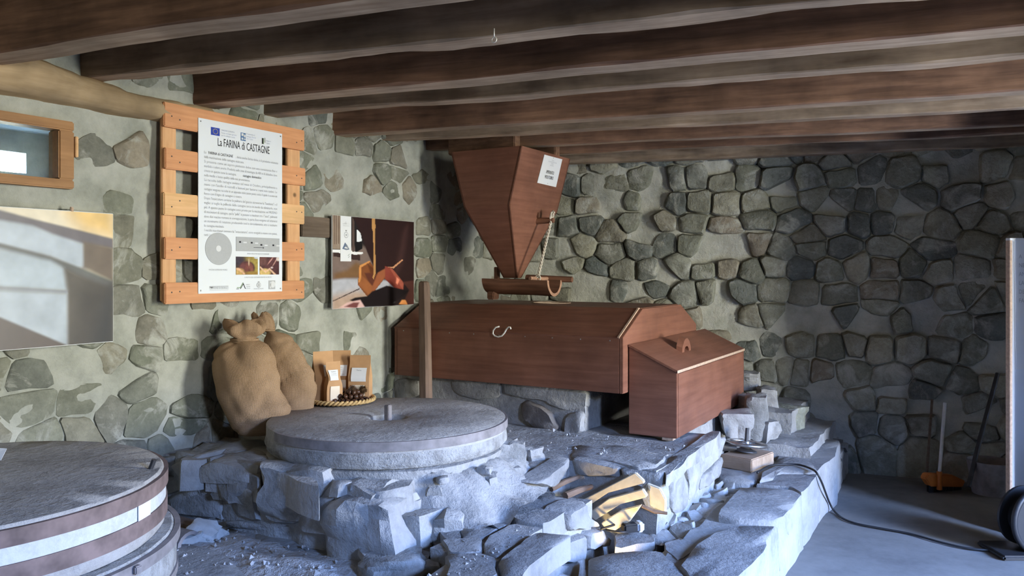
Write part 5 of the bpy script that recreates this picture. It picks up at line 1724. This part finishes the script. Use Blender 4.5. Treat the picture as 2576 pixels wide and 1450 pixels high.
def sack(name, label, rows, d0, lean, neck_i, seed, deep=.72):
    """rows: picture y, left x, right x from the floor up; d0 depth at the bottom; lean = depth change per metre of height"""
    R = interp(rows, 4)
    zb = EYE - (rows[0][0] - HOR) / FOC * d0
    rg = []
    for y, xl, xr in R:
        d = d0
        for _ in range(3):
            z = EYE - (y - HOR) / FOC * d
            d = d0 + lean * (z - zb)
        c = at((xl + xr) / 2, y, d)
        w = max(.004, (xr - xl) / 2 / FOC * d)
        rg.append((c, Vector((w, 0, 0)), Vector((0, w * deep, 0))))
    k = neck_i * 4
    s = thing(name, rg[0][0], label, 'sack', 'jute sacks against the wall')
    body = rg[:k + 1]
    make('sack_body', MB().rings(loft(body, 72, seed)), m_jute, s, smooth=True)
    ruf = []
    n = 44
    for i, (c, a, b) in enumerate(rg[k:]):
        ring = []
        f = i / max(1, len(rg) - k - 1)
        for q in range(n):
            t = 2 * math.pi * q / n
            fold = 1 + .22 * f * math.sin(t * 5 + seed) + .12 * f * math.sin(t * 9 + 1 + seed)
            p = c + (a * math.cos(t) + b * 1.2 * math.sin(t)) * fold + Z * (.018 * f * math.sin(t * 3 + seed))
            ring.append(p)
        ruf.append(ring)
    # turn the mouth in so the cloth has a dark gathered inside
    last = ruf[-1]
    cc = sum(last, Vector()) / n
    ruf.append([cc + (p - cc) * .82 - Z * .004 for p in last])
    ruf.append([cc + (p - cc) * .35 - Z * .045 for p in last])
    make('gathered_neck', MB().rings(ruf), m_jute, s, smooth=True)
    c, a, b = rg[k]
    mb = MB()
    for j in range(3):
        mb.lathe(c + Z * (.006 * j - .006), [(a.length * 1.02 + .004 * math.cos(q * math.pi / 3), .004 * math.sin(q * math.pi / 3)) for q in range(6)], 24, ax=(Vector((1, 0, 0)), Vector((0, deep, 0)), Z), closed=True)
    make('tie_string', mb, m_jute, s, smooth=True)
    return s
sack('jute_sack', 'bulging jute sack in front, with a puckered corner resting on the millstone rim',
     [(1092, 596, 690), (1084, 588, 706), (1060, 576, 716), (1030, 562, 730), (1000, 549, 722), (960, 537, 706), (920, 536, 692), (890, 543, 684), (868, 560, 668), (857, 582, 648), (848, 588, 644), (836, 570, 660), (820, 568, 664), (812, 574, 656)], 3.55, .12, 9, 5.0)
sack('jute_sack', 'jute sack standing behind, leaning on the wall next to the flour bags',
     [(1040, 700, 782), (1025, 690, 790), (990, 684, 792), (950, 680, 788), (915, 672, 778), (880, 662, 762), (856, 660, 744), (842, 664, 722), (834, 656, 694), (828, 650, 690), (816, 640, 690), (800, 636, 684), (794, 642, 672)], 3.72, .10, 9, 11.0)

# ------------------------------------------------------------------ tray with flour bags and chestnuts
TC = on_z(861, 1013, ZM)
TC = Vector((TC.x, TC.y, ZM))
TR = .152
tray = thing('wicker_tray', TC, 'round shallow wicker tray on the back of the wide millstone', 'tray')
make('woven_base', MB().lathe(TC, [(.0, .004), (TR - .02, .004), (TR - .006, .010), (TR - .006, .014), (TR - .022, .009), (0, .009)], 60), m_wicker, tray, smooth=30)
for k, (ph, zz) in enumerate(((0, .016), (math.pi, .022))):
    pts = []
    for i in range(181):
        a = 2 * math.pi * i / 180
        r = TR + .005 * math.cos(a * 22 + ph)
        pts.append(TC + Vector((math.cos(a) * r, math.sin(a) * r, .018 + .006 * math.sin(a * 22 + ph))))
    make('rim_strand', MB().tube(pts, .0062, 7, caps=False), m_wicker, tray, smooth=True)

def bag(x0, x1, y0, y1, depth_off, rot, label, lean=0.0, label_z=(.52, .74), window=(.12, .42), label_x=(-.34, .34), twist=0.0, gus=.62, crush=0.0):
    """kraft bag standing on the tray: picture box of the bag, its depth relative to the tray centre, turn about the vertical"""
    d = TC.y + depth_off
    z0 = ZM + .010
    xc = ((x0 + x1) / 2 - PX0) / FOC * d
    w = (x1 - x0) / FOC * d
    h = (EYE - (y0 - HOR) / FOC * d) - z0
    c = Vector((xc, d, z0))
    ex = Vector((math.cos(rot), math.sin(rot), 0)); ey = Vector((-math.sin(rot), math.cos(rot), 0))
    D = w * gus
    def sec(f):
        """half width, half depth, forward shift at height fraction f"""
        dep = D / 2 * (1 if f < .5 else max(.03, 1 - ((f - .5) / .32) ** 1.2) if f < .8 else .03)
        wid = w / 2 * (1 - crush * math.exp(-((f - .62) / .14) ** 2))
        return wid, dep, lean * f * f
    rg = []
    NL = 18
    for i in range(NL + 1):
        f = i / NL
        wi, de, sh = sec(f)
        tw = twist * f * f
        a, b = ex * math.cos(tw) + ey * math.sin(tw), ey * math.cos(tw) - ex * math.sin(tw)
        ring = []
        for (sx, sy) in ((-1, -1), (-.5, -1.03), (0, -1.05), (.5, -1.03), (1, -1), (.93, 0), (1, 1), (.5, 1.03), (0, 1.05), (-.5, 1.03), (-1, 1), (-.93, 0)):
            p = c + a * (sx * wi) + b * (sy * de + sh) + Z * (h * f)
            k = noise.noise(p * 22) * .0022 * (1 if f > .03 else 0)
            ring.append(p + b * k)
        rg.append(ring)
    bg_ = thing('flour_bag', c, label, 'bag', 'kraft bags of flour on the tray')
    make('paper_body', MB().rings(rg), m_kraft, bg_, smooth=35)
    def patch(name, fa, fb, xa, xb, m, lift):
        vs, fs = [], []
        nx, ny = 4, 7
        for j in range(ny + 1):
            f = fa + (fb - fa) * j / ny
            wi, de, sh = sec(f)
            tw = twist * f * f
            a, b = ex * math.cos(tw) + ey * math.sin(tw), ey * math.cos(tw) - ex * math.sin(tw)
            for i in range(nx + 1):
                x = xa + (xb - xa) * i / nx
                vs.append(c + a * (x * 2 * wi) + b * (-de * 1.05 + sh - .0022 - lift) + Z * (h * f))
        for j in range(ny):
            for i in range(nx):
                k = j * (nx + 1) + i
                fs.append((k, k + 1, k + nx + 2, k + nx + 1))
        return make(name, MB().add(vs, fs), m, bg_, smooth=True), vs
    if label_z:
        o, vs = patch('label', label_z[0], label_z[1], label_x[0], label_x[1], m_paper, .0012)
        f = label_z[1]
        wi, de, sh = sec((label_z[0] + label_z[1]) / 2)
        nx = 4
        tl, tr_, bl = vs[7 * 5], vs[7 * 5 + 4], vs[0]
        exx = (tr_ - tl).normalized(); eyy = (tl - bl).normalized()
        hh, ww = (tl - bl).length, (tr_ - tl).length
        nn = exx.cross(eyy)
        for s, fx, fy, sz in (('Farina', .5, .18, .0095), ('di castagne', .5, .38, .006), ('macinata a pietra', .5, .54, .0048), ('1 kg', .75, .84, .0065)):
            text_obj('lettering', s, tl + exx * (ww * fx) - eyy * (hh * fy + sz * .4) + nn * .0028, exx, eyy, sz, m_ink_grey, bg_, 'CENTER')
    if window:
        patch('window', window[0], window[1], -.30, .30, m_flour, .0010)
    return bg_
bag(787, 838, 884, 1017, .005, .55, 'tall kraft flour bag at the left of the tray with its top flap open', .0, (.50, .72), None, (-.05, .42), 0, .7)
bag(832, 882, 882, 992, .075, .10, 'kraft flour bag standing at the back of the tray between two others', .0, (.48, .70), (.14, .40))
bag(818, 858, 910, 1019, -.070, .50, 'narrow crumpled kraft flour bag at the front of the tray', .0, (.56, .80), (.08, .42), (-.40, .30), .25, .7, .25)
bag(880, 933, 894, 1000, .045, -.08, 'kraft flour bag at the right of the tray with a square white label', .0, (.42, .72), (.10, .34), (-.36, .36))

rng = random.Random(12)
proto = None
ni = 0
def nut_mesh():
    mb = MB()
    rg = []
    for i in range(7):
        t = i / 6
        r = math.sin(math.pi * min(.98, t * .93 + .05)) ** .8
        z = -.5 + t + (.12 if i == 6 else 0)
        rg.append([Vector((math.cos(a) * r * .5, math.sin(a) * r * .38, z * .85)) for a in [2 * math.pi * k / 10 for k in range(10)]])
    return mb.rings(rg)
spots = []
for layer, (zz, rr) in enumerate(((.020, .088), (.040, .066), (.058, .042))):
    for _ in range(600):
        a, r = rng.uniform(0, 6.283), rr * math.sqrt(rng.random())
        x, y = .052 + 1.0 * r * math.cos(a), -.056 + .72 * r * math.sin(a)
        if math.hypot(x, y) > TR - .018: continue
        if all(abs(zz - q[2]) > .01 or math.hypot(x - q[0], y - q[1]) > .0205 for q in spots):
            spots.append((x, y, zz))
for x, y, z in spots:
    if proto is None:
        mb = nut_mesh()
        mb.v = [v * .026 for v in mb.v]
        proto = make('chestnut', mb, m_nut, None, smooth=True, origin=Vector((0, 0, 0)))
        o = proto
    else:
        o = proto.copy()
        COL.objects.link(o)
    o.location = TC + Vector((x, y, z + .003))
    o.rotation_euler = (rng.uniform(0, 6), rng.uniform(0, 6), rng.uniform(0, 6))
    s = rng.uniform(.85, 1.15)
    o.scale = (s, s, s)
    tag(o, 'dark brown chestnut in the heap at the right front of the wicker tray', 'chestnut', 'chestnuts heaped in the wicker tray')
for k, (x, y, z, r, lb_) in enumerate(((.060, -.050, .072, .020, 'brown spiny chestnut burr on top of the chestnut heap, the paler one in the middle'), (.105, -.030, .066, .022, 'dark spiny chestnut burr on the chestnut heap, before the right flour bag'))):
    c = TC + Vector((x, y, z))
    b_ = thing('chestnut_burr', c, lb_, 'burr', 'burrs on the chestnut heap')
    make('burr_core', MB().lathe(c, [(r * .72 * math.sin(math.pi * i / 8), -r * .72 * math.cos(math.pi * i / 8)) for i in range(9)], 14), m_burr, b_, smooth=True)
    mb = MB()
    for q in range(260):
        zz = 1 - 2 * (q + .5) / 260; t = q * 2.399
        d = Vector((math.cos(t) * math.sqrt(1 - zz * zz), math.sin(t) * math.sqrt(1 - zz * zz), zz))
        d = (d + Vector((rng.uniform(-.25, .25), rng.uniform(-.25, .25), rng.uniform(-.25, .25)))).normalized()
        n1 = d.orthogonal().normalized() * .0009; n2 = d.cross(n1)
        s0 = c + d * r * .68
        mb.add([s0 + n1, s0 - n1 * .5 + n2 * .87, s0 - n1 * .5 - n2 * .87, c + d * r * 1.18], [(0, 1, 3), (1, 2, 3), (2, 0, 3)])
    tag(make('spines', mb, m_burr if k else m_post, b_, fix=False), kind='stuff')

# ------------------------------------------------------------------ hand wheel on a wooden block
k1 = on_z(1813, 1177, .262); k2 = on_z(1891, 1192, .262)
bx_ = (k2 - k1).normalized(); by_ = Vector((-bx_.y, bx_.x, 0))
BWd, BDp, BHt = (k2 - k1).length, .26, .072
bc = k1 + bx_ * (BWd / 2) + by_ * (BDp / 2) + Z * (BHt / 2 + .002)
tag(make('wooden_block', MB().box(bc, (BWd, BDp, BHt), (bx_, by_, Z)), m_block, bevel=.005), 'sawn wooden block lying on the flagstones under the steel hand wheel', 'block')
wc = at(1877, 1112, 4.42)
wh = thing('hand_wheel', wc - Z * .03, 'small spoked steel hand wheel with a threaded shaft, lying on the wooden block', 'wheel')
tl = Matrix.Rotation(.10, 3, 'Y') @ Matrix.Rotation(-.06, 3, 'X')
wax = (tl @ Vector((1, 0, 0)), tl @ Vector((0, 1, 0)), tl @ Vector((0, 0, 1)))
RW = .106
wc = Vector((wc.x, wc.y, .262 + BHt + .052))
make('rim', MB().torus(wc, RW, .010, 48, 10, ax=wax), m_steel, wh, smooth=True)
for k in range(4):
    a = math.pi / 4 + k * math.pi / 2
    d = wax[0] * math.cos(a) + wax[1] * math.sin(a)
    make('spoke', MB().tube([wc + d * .016, wc + d * (RW - .006)], .0065, 8), m_steel, wh, smooth=True)
make('hub', MB().lathe(wc, [(.0, -.014), (.020, -.014), (.022, 0), (.020, .012), (0, .014)], 20, ax=wax), m_steel, wh, smooth=40)
make('shaft', MB().lathe(wc, [(.0105, -.02), (.0105, .082), (.009, .085)], 14, ax=wax, jit=lambda i, a, r: 0), m_iron_dark, wh, smooth=40)
make('cone_flange', MB().lathe(wc - wax[2] * .044, [(.062, 0), (.060, .006), (.030, .018), (.022, .036), (.0, .036)], 28, ax=wax), m_iron_dark, wh, smooth=40)
make('side_horn', MB().tube([wc - wax[0] * .055 - wax[2] * .034, wc - wax[0] * .10 - wax[2] * .032, wc - wax[0] * .155 - wax[2] * .028], [.018, .020, .034], 12), m_iron_dark, wh, smooth=40)

# ------------------------------------------------------------------ electric cable, adaptor and the lamp in the pit
def ground(px, py):
    return on_z(px, py, .286)
cp = [ground(x, y) for x, y in ((1905, 1190), (1935, 1173), (1975, 1169), (2010, 1170), (2040, 1180))]
_k = lambda x, y: on_u(x, y, -.725)
cp += [on_u(2054, 1190, -.745), _k(2066, 1212), _k(2076, 1238), _k(2086, 1264), on_z(2100, 1288, .012)]
cp += [on_z(x, y, .008) for x, y in ((2122, 1306), (2158, 1319), (2220, 1331), (2290, 1344), (2370, 1366), (2440, 1381), (2520, 1387), (2600, 1389))]
fine = []
for i in range(len(cp) - 1):
    p0, p1, p2, p3 = cp[max(0, i - 1)], cp[i], cp[i + 1], cp[min(len(cp) - 1, i + 2)]
    for k in range(6):
        t = k / 6
        fine.append(0.5 * (2 * p1 + (p2 - p0) * t + (2 * p0 - 5 * p1 + 4 * p2 - p3) * t * t + (-p0 + 3 * p1 - 3 * p2 + p3) * t ** 3))
fine.append(cp[-1])
tag(make('electric_cable', MB().tube(fine, .0055, 8), m_black, smooth=True), 'long black electric cable running over the flagstones and along the lower floor', 'cable')
ad = on_z(1590, 1340, .25)
adp = thing('plug_socket', ad, 'black plug socket with a white end lying on the cobbles by the glowing pit', 'socket')
ax_ = Vector((.95, .30, 0)).normalized(); ay_ = Vector((-ax_.y, ax_.x, 0))
make('socket_body', MB().box(ad + Z * .022 - ax_ * .012, (.062, .042, .036), (ax_, ay_, Z)), m_black, adp, bevel=.006)
make('socket_end', MB().box(ad + Z * .022 + ax_ * .034, (.030, .046, .042), (ax_, ay_, Z)), m_white_pl, adp, bevel=.008)
for (x0, y0), (xm, ym), (x1, y1) in (((1578, 1318), (1555, 1318), (1512, 1332)), ((1580, 1340), (1556, 1340), (1525, 1334))):
    make('lead', MB().tube([on_z(x0, y0, .27), on_z(xm, ym, .275), on_z(x1, y1, .27)], .005, 7), m_black, adp, smooth=True)
for pts in (((1552, 1284), (1540, 1305), (1522, 1330)), ((1557, 1288), (1553, 1310), (1549, 1334)), ((1590, 1277), (1570, 1292), (1560, 1322))):
    make('thin_wire', MB().tube([on_z(x, y, .235) for x, y in pts], .0032, 6), m_stick, adp, smooth=True)

pit = thing('plank_cover', W(-1.25, 3.1, .1), 'slanting pale planks and sticks over the pit, glowing in warm lamp light', 'planks')
def pit_board(pts, v, th, m=m_pale_board, name='plank'):
    return make(name, MB().slab([on_v(x, y, v) for x, y in c2(pts)], -V * -th), m, pit, bevel=.003)
pit_board([(850, 835), (1060, 725), (1280, 612), (1350, 680), (1350, 700), (1060, 775), (895, 885)], 3.15, .02)
pit_board([(900, 940), (1065, 822), (1340, 745), (1375, 800), (1360, 815), (1160, 868), (955, 998)], 3.13, .02)
pit_board([(1000, 1025), (1165, 915), (1330, 872), (1300, 915), (1230, 1010), (1085, 1100)], 3.11, .02)
pit_board([(1375, 700), (1480, 740), (1525, 830), (1525, 935), (1400, 880), (1395, 770)], 3.16, .02)
for (x0, y0), (x1, y1), r in (((600, 745), (825, 645), .013), ((715, 800), (930, 725), .016)):
    a, b = on_v(*c2([(x0, y0)])[0], 3.02), on_v(*c2([(x1, y1)])[0], 3.19)
    make('stick', MB().tube([a, a.lerp(b, .5) + Z * .004, b], [r, r * .9, r * .7], 8), m_stick, pit, smooth=40)
a = on_v(*c2([(1335, 880)])[0], 3.05); b = on_v(*c2([(1540, 940)])[0], 3.10)
make('stick', MB().tube([a, a.lerp(b, .5) - Z * .008, b], [.007, .008, .006], 7), m_stick, pit, smooth=40)
ll = bpy.data.lights.new('pit_lamp', 'SPOT')
ll.energy = 8.0
ll.color = (1.0, .74, .36)
ll.shadow_soft_size = .015
ll.spot_size = math.radians(78)
ll.spot_blend = .4
lo_ = bpy.data.objects.new('pit_lamp', ll)
COL.objects.link(lo_)
lo_.location = W(-1.255, 2.90, .17)
lo_.rotation_euler = (W(-1.29, 3.15, .385) - lo_.location).to_track_quat('-Z', 'Y').to_euler()

# ------------------------------------------------------------------ right edge: standing display board, cable reel, broom and rod
bl_ = on_z(2541, 1347, 0)
bd = thing('display_board', bl_, 'tall white display board with a wooden edge standing at the right', 'board')
BD = bl_.y
X0 = bl_.x
bx1 = Vector((.965, .26, 0)).normalized()
bn1 = Vector((-bx1.y, bx1.x, 0)) * -1
zt = EYE + (HOR - 606) / FOC * BD
def bq(x, z, o=0.0): return Vector((X0, BD, 0)) + bx1 * x + bn1 * o + Z * z
make('panel', MB().slab([bq(0.012, .02), bq(.55, .02), bq(.55, zt), bq(.012, zt)], bn1 * -.018), m_board, bd)
make('edge_strip', MB().slab([bq(-.004, .0, .004), bq(.012, .0, .004), bq(.012, zt + .004, .004), bq(-.004, zt + .004, .004)], bn1 * -.028), m_edge, bd, bevel=.002)
make('top_rail', MB().slab([bq(-.004, zt, .004), bq(.55, zt, .004), bq(.55, zt + .014, .004), bq(-.004, zt + .014, .004)], bn1 * -.028), m_paper, bd, bevel=.002)
zs = EYE - (930 - HOR) / FOC * BD
sh = make('paper_sheet', MB().slab([bq(.030, zs, .003), bq(.50, zs, .003), bq(.50, zt - .004, .003), bq(.022, zt - .004, .003)], bn1 * -.002), m_paper, bd)
for i, s in enumerate(('A', 'NELLA', 'ANTICA', 'LA VIA', 'DELLA', 'FARINA')):
    text_obj('lettering', s, bq(.05, zt - .09 - .045 * i, .005), bx1, Z, .03, m_ink_grey, sh)
# black cable reel on a stand
rc = on_z(2580, 1392, 0)
rl = thing('cable_reel', rc, 'black cable reel on a foot at the lower right edge, where the cable ends', 'reel')
ra = (Vector((.25, -.97, 0)).normalized(),)
rx = Vector((ra[0].y, -ra[0].x, 0))
cz = rc + Z * .17 + Vector((.02, 0, 0))
make('flange', MB().torus(cz + ra[0] * .05, .145, .014, 36, 8, ax=(rx, Z, ra[0])), m_black, rl, smooth=True)
make('flange', MB().lathe(cz - ra[0] * .05, [(.0, 0), (.14, 0), (.14, .012), (0, .012)], 36, ax=(rx, Z, ra[0])), m_black, rl, smooth=30)
make('flange', MB().lathe(cz + ra[0] * .045, [(.0, 0), (.14, 0), (.14, .010), (0, .010)], 36, ax=(rx, Z, ra[0])), m_black, rl, smooth=30)
make('drum', MB().lathe(cz - ra[0] * .05, [(.09, 0), (.09, .1)], 28, ax=(rx, Z, ra[0])), m_black, rl, smooth=30)
make('foot', MB().box(rc + Z * .012 - rx * 0, (.34, .22, .024), (Vector((1, 0, 0)), Vector((0, 1, 0)), Z)), m_black, rl, bevel=.008)
# broom with orange head, dark rod leaning, both in the dark corner
bh = on_z(2362, 1232, .02)
br = thing('broom', bh, 'broom with pale thin handle and orange head in the dark right corner', 'broom')
h0 = at(2363, 1195, bh.y); h1 = at(2377, 1014, bh.y + .10)
make('handle', MB().tube([h0, h1], .010, 10), m_alu, br, smooth=40)
hd = Vector((.9, .25, 0)).normalized()
hdn = Vector((-hd.y, hd.x, 0))
o0 = Vector((h0.x, h0.y, 0)) + hd * .04
make('head', MB().slab([o0 - hd * .14 + Z * .09, o0 - hd * .12 + Z * .12, o0 + hd * .06 + Z * .10, o0 + hd * .16 + Z * .055, o0 + hd * .14 + Z * .02, o0 - hd * .10 + Z * .04], hdn * .05), m_orange, br, bevel=.006)
mb = MB()
for k in range(60):
    q = o0 + hd * (-.10 + .24 * k / 59) + hdn * (.012 + .026 * (k % 3) / 2)
    mb.tube([q + Z * .05, q + Z * .001], .004, 4)
tag(make('bristles', mb, m_black, br, fix=False), kind='stuff')
make('ferrule', MB().tube([h0 - Z * .09, h0 + Z * .02], .016, 10), m_orange, br, smooth=40)
r0 = at(2436, 1225, 4.72)
tag(make('iron_rod', MB().tube([r0, at(2464, 1110, 4.80), at(2510, 940, 4.93)], .013, 10), m_iron_dark, smooth=40), 'dark iron rod leaning against the wall in the dark right corner, right of the broom', 'rod')
r1 = at(2330, 1212, 4.90)
tag(make('wooden_stick', MB().tube([r1, at(2345, 1005, 5.02)], .008, 8), m_stub, smooth=40), 'thin dark stick leaning against the wall left of the broom', 'stick')
mb = MB()
cbk = on_z(2492, 1242, .0)
rg = [[cbk + Vector((math.cos(a) * r, math.sin(a) * r, z)) for a in [2 * math.pi * k / 20 for k in range(20)]] for r, z in ((.10, .0), (.13, .20), (.125, .201), (.095, .01))]
tag(make('metal_bucket', mb.rings(rg), m_iron_grey, smooth=40), 'dull metal bucket standing in the dark corner behind the display board', 'bucket')
